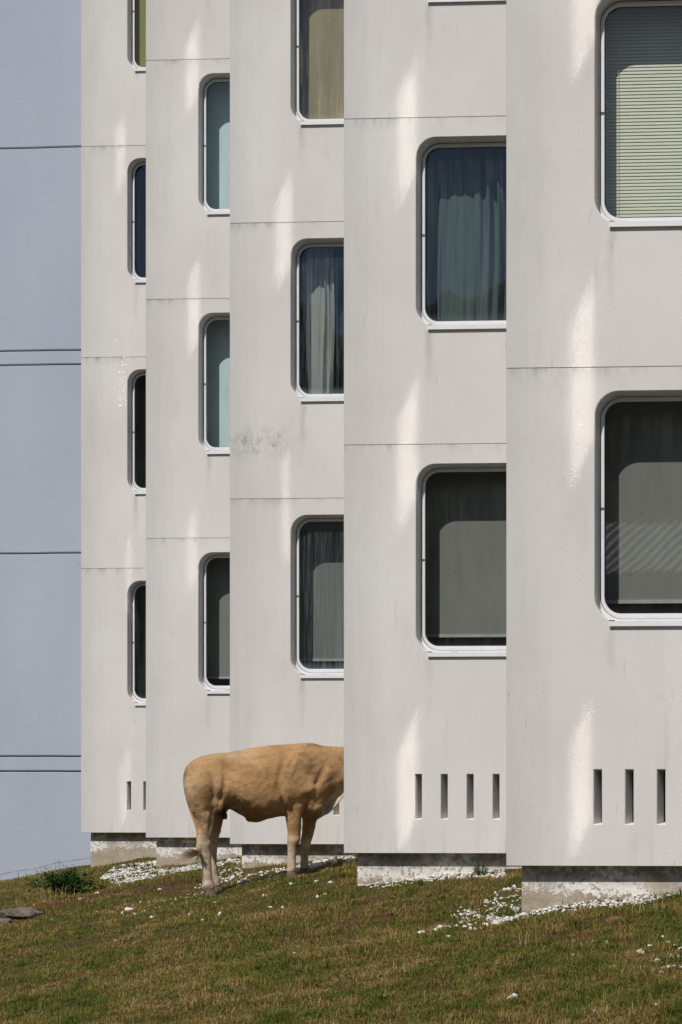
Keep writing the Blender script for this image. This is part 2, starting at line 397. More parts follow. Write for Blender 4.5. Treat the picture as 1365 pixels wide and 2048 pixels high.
# ventilation slots: sleeve and dark grille behind each slit
b = MB(); b.rings([[(0 - .004, .150, -.004), (SW + .004, .150, -.004), (SW + .004, .150, SZ1 - SZ0 + .004), (-.004, .150, SZ1 - SZ0 + .004)],
                   [(-.004, .40, -.004), (SW + .004, .40, -.004), (SW + .004, .40, SZ1 - SZ0 + .004), (-.004, .40, SZ1 - SZ0 + .004)]])
b.quad((-.004, .40, -.004), (SW + .004, .40, -.004), (SW + .004, .40, SZ1 - SZ0 + .004), (-.004, .40, SZ1 - SZ0 + .004))
for q in range(3): b.tube([(.028 + .012 * q, .166, 0), (.028 + .012 * q, .166, SZ1 - SZ0)], .004, 5)
SLOTM = b.mesh('vent_slot', [M['slot_dark']])
for i, ks in ((0, 2), (1, 2), (2, 3), (3, 4), (4, 3)):
    for k in range(ks):
        put('vent_slot', SLOTM, bld, bay(i, SLOTS[k], 0, SZ0), YAW)

# windows, in coordinates of the opening's lower left corner
OW, OH = OU1 - OU0, OZ1 - OZ0
O = rrect(-.004, OW + .004, -.004, OH + .004, .194, 9)
I1 = rrect(.016, OW - .016, .030, OH - .018, .176, 9)
G = rrect(.046, OW - .046, .074, OH - .052, .128, 9)
G2 = rrect(.050, OW - .050, .078, OH - .056, .124, 9)
b = MB()
b.rings([at_y(O, WT + .02), at_y(O, .105), at_y(I1, .101)]); b.rings([at_y(I1, .101), at_y(I1, .118)], 1)
b.rings([at_y(rrect(.019, OW - .019, .033, OH - .021, .173, 9), .113), at_y(G, .111), at_y(G, .131)])
b.rings([at_y(G, .131), at_y(G2, .132)], 1)
zs = .875
b.box(.010, .046, .0998, .109, zs - .002, zs + .002, 1)                       # butt joint of the casing
for q in range(3): b.box(.30 + .022 * q, .308 + .022 * q, .0985, .106, .010, .018, 1)
FRM = b.mesh('window', [M['frame'], M['frame_dark']])
PANEV = at_y(rrect(.044, OW - .044, .072, OH - .05, .13, 9), .135)
pane_cache = {}
def pane_mesh(k):
    if k not in pane_cache: pane_cache[k] = mesh('pane', PANEV, [tuple(range(len(PANEV)))], [M[k]])
    return pane_cache[k]
b = MB(); b.box(.113, OW - .06, -.020, .085, -.030, .0025); b.box(.113, OW - .06, -.0225, -.018, -.034, .0045)
b.box(.111, .150, -.012, .02, .0026, .014, 1)
SILLM = b.mesh('sill', [M['sill'], M['rust']])
def room_mesh(mat):
    b = MB(); x0, x1, y0, y1, z0, z1 = -.35, OW + .4, .05, 1.7, -.30, OH + .15
    b.quad((x0, y1, z0), (x1, y1, z0), (x1, y1, z1), (x0, y1, z1)); b.quad((x0, y0, z0), (x0, y1, z0), (x0, y1, z1), (x0, y0, z1))
    b.quad((x1, y1, z0), (x1, y0, z0), (x1, y0, z1), (x1, y1, z1)); b.quad((x0, y0, z1), (x0, y1, z1), (x1, y1, z1), (x1, y0, z1))
    b.quad((x0, y1, z0), (x0, y0, z0), (x1, y0, z0), (x1, y1, z0)); return b.mesh('interior', [mat])
ROOM = {k: room_mesh(M[k]) for k in ('room', 'room_dark')}
def blind_mesh(mat, zb, y=.37, barred=True, u0=-.12):
    b = MB(); n = 10; x1 = OW + .15
    b.box(u0, x1, y, y + .004, zb, OH + .10, 0)
    if barred: b.box(u0 - .004, x1 + .004, y - .008, y + .010, zb - .028, zb, 1)
    return b.mesh('roller_blind', [M[mat], M['bar']])
def venetian_mesh():
    b = MB(); z = .06; ang = R(73)
    while z < OH + .08:
        dy, dz = .0150 * math.cos(ang), .0150 * math.sin(ang)
        b.add([(-.06, .33 - dy, z - dz), (OW + .1, .33 - dy, z - dz), (OW + .1, .328, z + .001), (-.06, .328, z + .001), (OW + .1, .33 + dy, z + dz), (-.06, .33 + dy, z + dz)],
              [(0, 1, 2, 3), (3, 2, 4, 5)]); z += .0262
    for u in (.11, .80): b.tube([(u, .313, .05), (u, .313, OH + .1)], .0022, 5)
    return b.mesh('venetian_blind', [M['slat']])
def curtain_mesh(name, mat, u0, u1, y, folds, amp, zb, zt, seed):
    rs = np.random.default_rng(seed); n = 160; mz = 24; V = []; Fc = []
    ph = np.cumsum(rs.uniform(.5, 1.5, n)); ph = ph / ph[-1] * folds * 2 * math.pi
    for j in range(mz + 1):
        t = j / mz
        for i in range(n):
            s = i / (n - 1); sag = .03 * math.sin(3 * s + 5 * t + seed) * (1 - t)
            u = u0 + (u1 - u0) * s + sag
            a = amp * (.55 + .45 * math.sin(7 * s + seed)) * (1.0 + .35 * math.sin(2.5 * t + 9 * s))
            V.append((u, y + a * math.sin(ph[i] + .8 * math.sin(2.2 * t + 4 * s)) + .35 * a * math.sin(2.3 * ph[i] + 3 * t), zb + (zt - zb) * t))
    for j in range(mz):
        for i in range(n - 1): Fc.append((j * n + i, j * n + i + 1, (j + 1) * n + i + 1, (j + 1) * n + i))
    return mesh(name, V, Fc, [M[mat]], True)
BL = {}
def window(i, k, pane='glass', room='room', blind=None, label=None):
    o = bay(i, OU0, 0, OZ0 + H * k)
    w = put('window', FRM, bld, o, YAW)
    if label: w['label'] = label
    def sub(n, me):
        s = bpy.data.objects.new(n, me); C.objects.link(s); s.parent = w; return s
    sub('pane', pane_mesh(pane)); sub('sill', SILLM); sub('interior', ROOM[room])
    if blind:
        if blind not in BL: BL[blind] = venetian_mesh() if blind == 'venetian' else blind_mesh(*blind)
        sub('venetian_blind' if blind == 'venetian' else 'roller_blind', BL[blind])
    return o
GREY = ('blind_grey', .205)
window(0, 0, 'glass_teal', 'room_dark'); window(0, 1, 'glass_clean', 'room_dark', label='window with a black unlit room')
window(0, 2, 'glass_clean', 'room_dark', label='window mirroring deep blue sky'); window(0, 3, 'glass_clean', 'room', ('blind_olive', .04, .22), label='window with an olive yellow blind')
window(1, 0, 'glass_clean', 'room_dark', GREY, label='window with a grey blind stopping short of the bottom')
window(1, 1, 'glass_pale', 'room', ('blind_pale', -.1), label='window with a pale blue-green blind'); window(1, 2, 'glass_pale', 'room', ('blind_pale', -.1), label='window with a pale blue-green blind')
window(2, 0, 'glass_dirty', 'room', GREY, label='window with run-off streaks over a grey blind')
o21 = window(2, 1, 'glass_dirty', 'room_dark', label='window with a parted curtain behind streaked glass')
window(2, 2, 'glass_rust', 'room', ('blind_beige', -.1, .30), label='window with rust stains over a beige blind')
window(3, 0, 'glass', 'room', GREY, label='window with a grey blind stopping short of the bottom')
o31 = window(3, 1, 'glass_teal', 'room', label='window with a pleated teal curtain'); window(3, 2, 'glass', 'room', GREY)
window(4, 0, 'glass', 'room', GREY, label='window with a grey blind and a faint reflection'); window(4, 1, 'glass_pale', 'room', 'venetian', label='window with a cream slatted blind')
c1 = put('curtain', curtain_mesh('curtain', 'curtain_teal', -.05, OW + .1, .34, 12, .080, -.15, OH + .12, 3), None, o31, YAW)
tag(c1, 'pleated teal curtain drawn across the window above the one over the four slits', 'curtain')
c2 = put('curtain', curtain_mesh('curtain', 'curtain_white', .02, .35, .33, 4, .034, -.15, OH + .12, 8), None, o21, YAW)
tag(c2, 'off-white curtain pushed to the left side of the streaky window above the cow', 'curtain')

# unseen mirror panes added beside the returns, sized and turned to throw pale sun streaks onto the plaster
dh = Vector((SUN.x, SUN.y, 0)).normalized(); slope = -SUN.z / math.hypot(SUN.x, SUN.y)
rs = random.Random(5)
STR = {(0, 0): (.04, .26, 1.0), (0, 1): (.10, .16, 1.15), (0, 2): (.0, .15, 1.2), (0, 3): (-.02, .22, 1.05), (1, 0): (.0, .12, .75), (1, 1): (0, .20, 1.0), (1, 2): (.02, .24, 1.1), (1, 3): (0, .26, 1.0),
       (2, 0): (.02, .14, .8), (2, 1): (.02, .15, 1.25), (2, 2): (0, .28, 1.1), (2, 3): (0, .26, 1.05), (3, 0): (.0, .30, 1.05), (3, 1): (0, .30, 1.15), (3, 2): (0, .28, 1.15), (4, 0): (-.03, .24, 1.0), (4, 1): (-.02, .28, 1.3), (4, 2): (0, .28, 1.2)}
for (i, k), (du, pw, pht) in STR.items():
    S = bay(i, .60 + du, 0, .11 + H * k)
    P = bay(i + 1, -.19, 0, 0) + Vector((0, 0, 0)); P = bay(i + 1, -.19, 1.43)
    hv = Vector((S.x - P.x, S.y - P.y, 0)); P.z = S.z + hv.length * slope
    n = (hv.normalized() - dh).normalized(); u = Vector((0, 0, 1)).cross(n)
    b = MB()
    def bar(a0, a1, z0, z1, d0=-.012, d1=.012):
        b.add([tuple(u * a + n * d + Vector((0, 0, z))) for z in (z0, z1) for a, d in ((a0, d0), (a1, d0), (a1, d1), (a0, d1))],
              [(0, 3, 2, 1), (4, 5, 6, 7), (0, 1, 5, 4), (1, 2, 6, 5), (2, 3, 7, 6), (3, 0, 4, 7)])
    a, z = pw / 2, pht / 2
    bar(-a - .03, -a, -z - .03, z + .03); bar(a, a + .03, -z - .03, z + .03); bar(-a, a, -z - .03, -z); bar(-a, a, z, z + .03)
    w = put('streak_mirror', b.mesh('streak_mirror', [M['frame']]), bld, P)
    c = [tuple(u * p + Vector((0, 0, q))) for p, q in ((-a, -z), (a, -z), (a, z), (-a, z))]
    g_ = bpy.data.objects.new('pane', mesh('pane', c, [(0, 1, 2, 3)], [M['side_glass']])); C.objects.link(g_); g_.parent = w

# ------------------------------------------------------------------ blue-grey building behind
BD = F * H / 405.5
blue0 = Vector(((0 - CX) / F * BD, BD + .03, 0))
bb = empty('concrete_building', blue0 + Vector((0, 0, -1.4)))
tag(bb, 'blue-grey painted concrete building with dark horizontal joints standing behind the white bays', 'building')
b = MB(); gz = [.348, .57, 3.573, 6.36, 6.57, 9.573, 12.36]; lv = [-2.6] + gz + [15.0]; gw = .009; x0, x1 = -9.0, 3.2
YB = -R(4.0); wob = lambda x, z: (.0018 * math.sin(3.1 * x + z) + .0012 * math.sin(8.7 * x + 2 * z))
nseg = 60
xs = [x0 + (x1 - x0) * q / nseg for q in range(nseg + 1)]
for a, c in zip(lv[:-1], lv[1:]):
    z0 = a + (gw if a != lv[0] else 0); z1 = c - (gw if c != lv[-1] else 0)
    lo = [z0 + (wob(x, a) if a != lv[0] else 0) for x in xs]; hi = [z1 + (wob(x, c) if c != lv[-1] else 0) for x in xs]
    rows = [[(x, .05, l) for x, l in zip(xs, lo)], [(x, .008, l) for x, l in zip(xs, lo)], [(x, 0, l + .014) for x, l in zip(xs, lo)],
            [(x, 0, h_ - .006) for x, h_ in zip(xs, hi)], [(x, .006, h_) for x, h_ in zip(xs, hi)], [(x, .05, h_) for x, h_ in zip(xs, hi)]]
    b.rings(rows, 0, False)
b.box(x0, x1, .045, .20, -2.6, 15, 0)
blw = put('wall', b.mesh('wall', [M['blue']]), bb, blue0, YB)
b = MB(); b.box(x0, x1, .0405, .044, -2.5, 14.9); put('joint_backing', b.mesh('joint_backing', [M['groove']]), bb, blue0, YB)
# skirting of thicker paint following the slope
b = MB(); pts = []
for q in range(41):
    x = -1.5 + 3.6 * q / 40; p = blue0 + Vector((math.cos(YB), math.sin(YB), 0)) * x
    pts.append((x, float(ground(p.x, p.y - .1, False)) + .115 + .01 * math.sin(9 * x)))
b.rings([[(x, -.008, z - .6) for x, z in pts], [(x, -.008, z) for x, z in pts], [(x, -.003, z + .002) for x, z in pts]], 0, False); b.rings([[(x, -.0025, z + .0022) for x, z in pts], [(x, -.0025, z + .016 + .006 * math.sin(23 * x)) for x, z in pts]], 1, False)
put('skirting', b.mesh('skirting', [M['blue'], M['crack']]), bb, blue0, YB)

# ------------------------------------------------------------------ ground
def soil_mat():
    m, nt, b, o = newmat('soil_and_thatch'); g = N(nt); P = g.pos()
    d = g.noise(P, .9, 5, .6); f = g.noise(P, 30, 5, .7)
    col = g.mix(g.ramp(d, .38, .62), (.105, .095, .026), (.155, .115, .046))
    col = g.mix(g.ramp(f, .36, .58), (.055, .042, .018), col)
    col = g.mix(g.m('MULTIPLY', g.ramp(g.noise(P, 90, 3), .6, .72), .6), col, (.26, .19, .085))
    a = g.n('ShaderNodeAttribute', attribute_name='soil').outputs['Fac']
    col = g.mix(g.ramp(g.m('ADD', a, g.m('MULTIPLY', g.m('SUBTRACT', f, .5), .9)), .35, .6), col, g.mix(f, (.05, .026, .013), (.17, .095, .05)))
    nt.links.new(col, b.inputs['Base Color']); b.inputs['Roughness'].default_value = 1.0; b.inputs['Specular IOR Level'].default_value = .05
    g.bump(g.m('ADD', f, g.noise(P, 110, 3)), .9, .03, b); return m
M['soil'] = soil_mat()
def axis(parts):
    out = []
    for a, b_, s in parts: out += list(np.arange(a, b_, s))
    return np.array(out + [parts[-1][1]])
gx = axis([(-400, -40, 30), (-40, -18, 1.5), (-18, 0.4, .06), (.4, 8, .5), (8, 40, 4), (40, 400, 30)])
gy = axis([(-400, -30, 30), (-30, 6, 1.5), (6, 20, .06), (20, 28, .08), (28, 60, 3), (60, 400, 30)])
XX, YY = np.meshgrid(gx, gy); ZZ = ground(XX, YY)
SOIL = [(725, 1802, .5, .14), (1240, 1836, .30, .10), (1100, 1872, .45, .16), (330, 1772, .6, .2), (600, 1868, .5, .15), (700, 1845, .7, .12), (150, 1800, .6, .22), (640, 1785, .4, .12), (1330, 1990, .3, .1), (900, 1960, .3, .12), (1190, 1850, .4, .12), (90, 1812, .5, .2), (420, 1790, .35, .12)]
SP = [(unproj(a, b_)[:2], rx, ry) for a, b_, rx, ry in SOIL]
def soilness(x, y):
    s = np.zeros(np.shape(x))
    for (cx, cy_), rx, ry in SP: s = np.maximum(s, np.exp(-(((x - cx) / rx) ** 2 + ((y - cy_) / (ry * 3.0)) ** 2)))
    return s
nx, ny = len(gx), len(gy)
ii = np.arange(nx * ny).reshape(ny, nx)
Fq = np.stack([ii[:-1, :-1], ii[:-1, 1:], ii[1:, 1:], ii[1:, :-1]], -1).reshape(-1, 4)
def np_mesh(name, V, Fq, mats, smooth=False):
    me = bpy.data.meshes.new(name); V = np.asarray(V, np.float32); k = Fq.shape[1]
    me.vertices.add(len(V)); me.vertices.foreach_set('co', V.ravel())
    me.loops.add(Fq.size); me.loops.foreach_set('vertex_index', Fq.ravel().astype(np.int32))
    me.polygons.add(len(Fq)); me.polygons.foreach_set('loop_start', np.arange(0, Fq.size, k, dtype=np.int32))
    if smooth: me.polygons.foreach_set('use_smooth', np.ones(len(Fq), bool))
    for m in mats: me.materials.append(m)
    me.update(calc_edges=True); return me
gm = np_mesh('ground', np.stack([XX, YY, ZZ], -1).reshape(-1, 3), Fq, [M['soil']], True)
at = gm.attributes.new('soil', 'FLOAT', 'POINT'); at.data.foreach_set('value', soilness(XX, YY).ravel().astype(np.float32))
tag(put('ground', gm), kind='structure')

# wooded slope on the far side of the valley, seen only in the panes
def forest():
    m, nt, b, o = newmat('far_forest'); g = N(nt); P = g.pos()
    nt.links.new(g.mix(g.ramp(g.noise(P, .35, 6, .7), .35, .65), (.018, .03, .010), (.05, .065, .02)), b.inputs['Base Color']); b.inputs['Roughness'].default_value = 1.0
    return m
hx = np.linspace(-160, 160, 240); hy = np.linspace(-150, -45, 60); HX, HYY = np.meshgrid(hx, hy)
t = (HYY + 150) / 105
hz = -8 + np.sin(np.clip((1 - t), 0, 1) * math.pi * .5) * 54 + (vnoise(HX, HYY, .05, 9) - .5) * 14 + np.clip(vnoise(HX, HYY, .55, 12) - .3, 0, 1) * 7 * (1 - t * .7)
hi = np.arange(hz.size).reshape(hz.shape)
tag(put('hills', np_mesh('hills', np.stack([HX, HYY, hz], -1).reshape(-1, 3), np.stack([hi[:-1, :-1], hi[:-1, 1:], hi[1:, 1:], hi[1:, :-1]], -1).reshape(-1, 4), [forest()])), kind='structure')

# corrugated shed across the meadow, behind the camera: the nearest lower pane mirrors its roof
shed = empty('shed', (-14, -27, -6)); tag(shed, 'grey shed with corrugated metal roof across the meadow, mirrored in the lower right window', 'shed')
M['shed_wall'] = simple('shed_boards', (.10, .085, .07), .9); M['shed_roof'] = simple('corrugated_metal', (.17, .18, .20), .5, .4)
b = MB(); b.box(-17, -4, -33, -25.3, -9, 6.6); world_obj('wall', b.V, b.F, [M['shed_wall']], shed)
V = []; Fc = []
for q in range(241):
    x = -17.5 + 14 * q / 240; dz = .05 * math.sin(q * math.pi / 3)
    V += [(x, -24.6, 6.55 + dz), (x, -31.0, 9.0 + dz), (x, -31.0, 8.9 + dz), (x, -24.6, 6.45 + dz)]
for q in range(240):
    a = 4 * q; Fc += [(a, a + 4, a + 5, a + 1), (a + 2, a + 6, a + 7, a + 3), (a + 3, a + 7, a + 4, a)]
world_obj('roof', V, Fc, [M['shed_roof']], shed)

# ------------------------------------------------------------------ grass
def blade_mat(name, cols, seed=0.0):
    m, nt, b, o = newmat(name); g = N(nt); P = g.pos()
    rnd = g.n('ShaderNodeNewGeometry').outputs['Random Per Island']
    dry = g.m('ADD', g.m('MULTIPLY', g.noise(g.scale(P, 1, .55, 1), 1.9, 6, .65), 1.0), g.m('MULTIPLY', g.noise(P, 6.5, 4, .6), .5))
    k = g.m('ADD', g.m('MULTIPLY', g.ramp(dry, .66, .90), .70), g.m('MULTIPLY', rnd, .50))
    cr = g.n('ShaderNodeValToRGB'); g.set(cr.inputs[0], k); e = cr.color_ramp.elements
    e[0].position, e[0].color = 0.0, (*cols[0], 1); e[1].position, e[1].color = 1.0, (*cols[-1], 1)
    for q, c in enumerate(cols[1:-1]):
        x = e.new((q + 1) / (len(cols) - 1)); x.color = (*c, 1)
    nt.links.new(cr.outputs[0], b.inputs['Base Color']); b.inputs['Roughness'].default_value = .7; b.inputs['Specular IOR Level'].default_value = .15
    tl = g.n('ShaderNodeBsdfTranslucent'); nt.links.new(cr.outputs[0], tl.inputs[0]); ms = g.n('ShaderNodeMixShader'); ms.inputs[0].default_value = .38
    nt.links.new(b.outputs[0], ms.inputs[1]); nt.links.new(tl.outputs[0], ms.inputs[2]); nt.links.new(ms.outputs[0], o.inputs[0])
    return m
M['grass'] = blade_mat('pasture_grass', [(.052, .105, .014), (.120, .158, .024), (.225, .190, .044), (.30, .20, .068), (.43, .32, .145)])
M['weedleaf'] = blade_mat('broad_weed_leaf', [(.06, .115, .022), (.09, .145, .032), (.14, .17, .05)])
M['straw'] = blade_mat('dry_grass', [(.30, .22, .09), (.42, .33, .16), (.20, .18, .05)])
def inside(x, y, m=0.0):
    r = np.zeros(np.shape(x), bool)
    for B in BAYS:
        dx, dy = x - B.x, y - B.y; u = dx * UX.x + dy * UX.y; d = dx * VY.x + dy * VY.y
        r |= (u > .09 - m) & (d > .10 - m) & (u < 2.8)
    return r | (y > BD + .0 - .07 * (x + 13.6))
def blades(X, Y, Z, hgt, wid, lean, az):
    n = len(X); dx, dy = np.cos(az), np.sin(az); sx, sy = -dy, dx
    out = np.zeros((n, 5, 3)); 
    b1 = np.stack([X, Y, Z], -1)
    side = np.stack([sx, sy, np.zeros(n)], -1) * wid[:, None] * .5
    mid = b1 + np.stack([dx * lean * hgt * .35, dy * lean * hgt * .35, hgt * .6], -1)
    tip = b1 + np.stack([dx * lean * hgt, dy * lean * hgt, hgt * (1 - .35 * np.minimum(lean, 1.6))], -1)
    out[:, 0] = b1 - side; out[:, 1] = b1 + side; out[:, 2] = mid + side * .75; out[:, 3] = mid - side * .75; out[:, 4] = tip
    k = np.arange(n)[:, None] * 5
    F3 = np.concatenate([k + np.array([[0, 1, 2]]), k + np.array([[0, 2, 3]]), k + np.array([[3, 2, 4]])], 0)
    return out.reshape(-1, 3), F3
def pip(x, y, poly):
    r = np.zeros(np.shape(x), bool); n = len(poly)
    for i in range(n):
        (x0, y0), (x1, y1) = poly[i], poly[(i + 1) % n]
        c = ((y0 > y) != (y1 > y)); xx = (x1 - x0) * (y - y0) / ((y1 - y0) if y1 != y0 else 1e-9) + x0; r ^= c & (x < xx)
    return r
GRAVEL = [([(200, 1757), (240, 1733), (312, 1722), (318, 1742), (360, 1737), (482, 1716), (482, 1730), (400, 1742), (330, 1751), (240, 1768)], .62),
          ([(430, 1742), (485, 1726), (486, 1756), (400, 1766)], .22),
          ([(500, 1746), (585, 1737), (700, 1714), (706, 1729), (620, 1742), (560, 1757), (470, 1766)], .55), ([(590, 1737), (712, 1713), (712, 1729), (620, 1741)], .8),
          ([(842, 1752), (900, 1736), (1012, 1738), (1012, 1752), (930, 1758), (850, 1764)], .95), ([(712, 1770), (850, 1752), (860, 1764), (720, 1782)], .35),
          ([(930, 1806), (1042, 1776), (1042, 1832), (960, 1858), (862, 1868)], .30), ([(975, 1838), (1040, 1822), (1040, 1838), (985, 1852)], .9),
          ([(1030, 1828), (1110, 1816), (1200, 1810), (1290, 1796), (1372, 1782), (1372, 1797), (1290, 1811), (1180, 1819), (1040, 1837)], 1.0),
          ([(1280, 1902), (1330, 1890), (1372, 1876), (1372, 1948), (1320, 1944)], .16), ([(170, 1822), (300, 1800), (420, 1770), (430, 1790), (260, 1835)], .035), ([(380, 1770), (470, 1750), (480, 1775), (390, 1790)], .10)]
GP = [([unproj(*p)[:2] for p in poly], d) for poly, d in GRAVEL]
nb = 810000
Yg = 1 / (1 / 27.0 + rng.random(nb) * (1 / 7.6 - 1 / 27.0)); wedge = rng.random(nb)
Xg = ((-480 - CX) + wedge * (1365 + 900)) / F * Yg
keep = ~inside(Xg, Yg, .02)
so = soilness(Xg, Yg); keep &= rng.random(nb) > np.clip(so * 1.2 - .45 + .5 * (vnoise(Xg, Yg, 6.0, 51) - .5), 0, .85)
for poly, d in GP: keep &= ~(pip(Xg, Yg, poly) & (rng.random(nb) < min(.93, d * 1.4)))
cl = vnoise(Xg, Yg, 3.0, 21) * .6 + vnoise(Xg, Yg, 9.0, 22) * .4
keep &= rng.random(nb) < (.35 + 1.1 * cl)
Xg, Yg, cl = Xg[keep], Yg[keep], cl[keep]; n = len(Xg)
hg = (.014 + .028 * rng.random(n) ** 1.6) * (.45 + 1.3 * cl ** 1.5) * (1 + .012 * (Yg - 9)); long_ = rng.random(n) < .022; hg[long_] *= 2.3
near = ground(Xg, Yg + .25) ; 
nc = 2900; Yc = 1 / (1 / 25.0 + rng.random(nc) * (1 / 7.8 - 1 / 25.0)); Xc = ((-480 - CX) + rng.random(nc) * 2260) / F * Yc
kc = ~inside(Xc, Yc, .04); Xc, Yc = Xc[kc], Yc[kc]; kk = rng.integers(14, 60, len(Xc)); rc = np.repeat(rng.uniform(.015, .055, len(Xc)), kk); hc = np.repeat(.03 + .075 * rng.random(len(Xc)) ** 1.7, kk)
Xt = np.repeat(Xc, kk) + rng.normal(0, 1, len(rc)) * rc; Yt = np.repeat(Yc, kk) + rng.normal(0, 1, len(rc)) * rc; ok_ = ~inside(Xt, Yt, .02)
Xg = np.concatenate([Xg, Xt[ok_]]); Yg = np.concatenate([Yg, Yt[ok_]]); hg = np.concatenate([hg, (hc * rng.uniform(.5, 1.1, len(hc)))[ok_]]); n = len(Xg)
V, F3 = blades(Xg, Yg, ground(Xg, Yg) - .004, hg, (.0032 + .0030 * rng.random(n)) * (Yg / 11.0) ** .6, .3 + 1.3 * rng.random(n), rng.random(n) * 6.283)
nw = 1700; Yw = 1 / (1 / 24.0 + rng.random(nw) * (1 / 7.8 - 1 / 24.0)); Xw = ((-150 - CX) + rng.random(nw) * 1660) / F * Yw
kw = ~inside(Xw, Yw, .05) & (vnoise(Xw, Yw, 1.3, 71) * .6 + vnoise(Xw, Yw, 5.0, 72) * .4 > .52); Xw, Yw = Xw[kw], Yw[kw]
Xw = np.repeat(Xw, 7) + rng.normal(0, .016, len(Xw) * 7); Yw = np.repeat(Yw, 7) + rng.normal(0, .016, len(Yw) * 7); m_ = len(Xw)
V2, F2 = blades(Xw, Yw, ground(Xw, Yw) + .004, .014 + .022 * rng.random(m_), .008 + .009 * rng.random(m_), .6 + 1.0 * rng.random(m_), rng.random(m_) * 6.283)
wm = np_mesh('weed_leaves', V2, F2, [M['weedleaf']]); tag(put('weed_leaves', wm), 'small broad-leaved weeds mixed through the pasture grass', 'weeds', kind='stuff')
tag(put('grass', np_mesh('grass', V, F3, [M['grass']])), 'short patchy green and straw-coloured pasture grass on the slope', 'grass', kind='stuff')

# ------------------------------------------------------------------ white stones
def stone_mat(name, col):
    m, nt, b, o = newmat(name); g = N(nt); P = g.pos(); r = g.n('ShaderNodeNewGeometry').outputs['Random Per Island']
    c = g.mix(r, tuple(q * .62 for q in col), col); c = g.mix(g.m('MULTIPLY', g.ramp(g.noise(P, 40, 4), .55, .72), .45), c, (.42, .34, .25))
    nt.links.new(c, b.inputs['Base Color']); b.inputs['Roughness'].default_value = .8; b.inputs['Specular IOR Level'].default_value = .25
    g.bump(g.noise(P, 60, 4), .5, .008, b); return m
M['stone'] = stone_mat('white_limestone', (.74, .715, .67))
bm = bmesh.new(); bmesh.ops.create_icosphere(bm, subdivisions=2, radius=1.0)
SV = np.array([v.co[:] for v in bm.verts]); SF = np.array([[v.index for v in f.verts] for f in bm.faces]); bm.free()
def rock_verts(r, seed, rough=.28):
    q = np.random.default_rng(seed); d = SV.copy(); s = np.ones(len(d))
    for _ in range(9):
        nrm = q.normal(size=3); nrm /= np.linalg.norm(nrm); h = q.uniform(.55, .95)
        dot = d @ nrm; d = d - np.clip(dot - h, 0, None)[:, None] * nrm          # chip flat facets off a ball
    d = d * q.uniform(.65, 1.25, 3) * (1 + rough * .2 * q.normal(size=(len(d), 1)))
    return d * r
SVAR = [rock_verts(1.0, 100 + s) for s in range(10)]
GV, GF, base = [], [], 0
for poly, d in GP:
    P = np.array(poly); lo, hi_ = P.min(0), P.max(0); area = 0
    for a in range(len(P)): area += P[a - 1][0] * P[a][1] - P[a][0] * P[a - 1][1]
    cnt = int(abs(area) / 2 * d * 820); got = 0; tries = 0
    while got < cnt and tries < cnt * 30:
        x = rng.uniform(lo[0], hi_[0]); y = rng.uniform(lo[1], hi_[1]); tries += 1
        if not pip(np.array([x]), np.array([y]), poly)[0] or inside(np.array([x]), np.array([y]), .0)[0]: continue
        if rng.random() > np.clip((float(vnoise(x, y, 5.0, 31)) * .55 + float(vnoise(x, y, 14., 32)) * .45 - .28) * 3.2, 0, 1) ** (.35 if d > .8 else 1.1): continue
        r = rng.uniform(.008, .017) * (1.5 if rng.random() < .15 else 1); a = rng.uniform(0, 6.28); ca, sa = math.cos(a), math.sin(a)
        v = SVAR[rng.integers(10)] * r; v = np.stack([v[:, 0] * ca - v[:, 1] * sa, v[:, 0] * sa + v[:, 1] * ca, v[:, 2] * .8], -1)
        v = v + (x, y, float(ground(x, y)) + r * rng.uniform(-.25, .5) + (rng.random() ** 2) * .02 * min(1, d)); GV.append(v); GF.append(SF + base); base += len(SV); got += 1
tag(put('gravel', np_mesh('gravel', np.concatenate(GV), np.concatenate(GF), [M['stone']])), 'bands of white pebbles washed along the feet of the plinths', 'gravel', kind='stuff')
STONES = [(236, 1818, 5), (246, 1826, 4), (258, 1817, 6), (265, 1810, 4), (290, 1822, 4), (305, 1836, 4), (320, 1778, 5), (281, 1805, 3), (161, 1794, 4), (107, 1839, 3), (231, 1878, 3), (195, 1783, 4),
          (432, 1806, 4), (440, 1827, 5), (380, 1827, 4), (407, 1844, 5), (362, 1790, 4), (529, 1795, 4), (541, 1812, 5), (566, 1812, 4), (574, 1821, 4), (583, 1772, 5), (634, 1767, 4), (662, 1766, 5), (651, 1793, 5), (635, 1797, 4), (588, 1910, 3),
          (844, 1864, 7), (897, 1871, 4), (802, 1889, 5), (716, 1882, 4), (1214, 1886, 6), (1148, 1911, 4), (1258, 1903, 4), (1280, 1901, 7), (1315, 1924, 6), (1326, 1874, 6), (1061, 1987, 5), (1175, 1994, 5), (1190, 2022, 6), (1313, 2016, 6), (1365, 1901, 6), (1350, 1895, 7), (1343, 1918, 6), (1228, 1932, 4), (1300, 1888, 4)]
BIGST = [(1024, 2004, 9, 'elongated white stone lying furthest down the slope, at the lower right', 'stone')]
SM = [mesh('stone', rock_verts(1.0, 300 + s), SF, [M['stone']]) for s in range(6)]
for q, (px, py, rp) in enumerate(STONES):
    x, y, z = unproj(px, py); r = rp / F * y * 1.15
    s = put('stone', SM[q % 6], None, (x, y, z + r * .15)); s.scale = (r * (1.05 + .35 * ((q * 7) % 5) / 5), r * (.75 + .3 * ((q * 3) % 4) / 4), r * (.6 + .3 * ((q * 5) % 3) / 3)); s.rotation_euler = (0, 0, q * 1.7)
    tag(s, 'small white stone lying loose in the grass apart from the gravel bands', 'stone', 'white stones scattered over the grass')
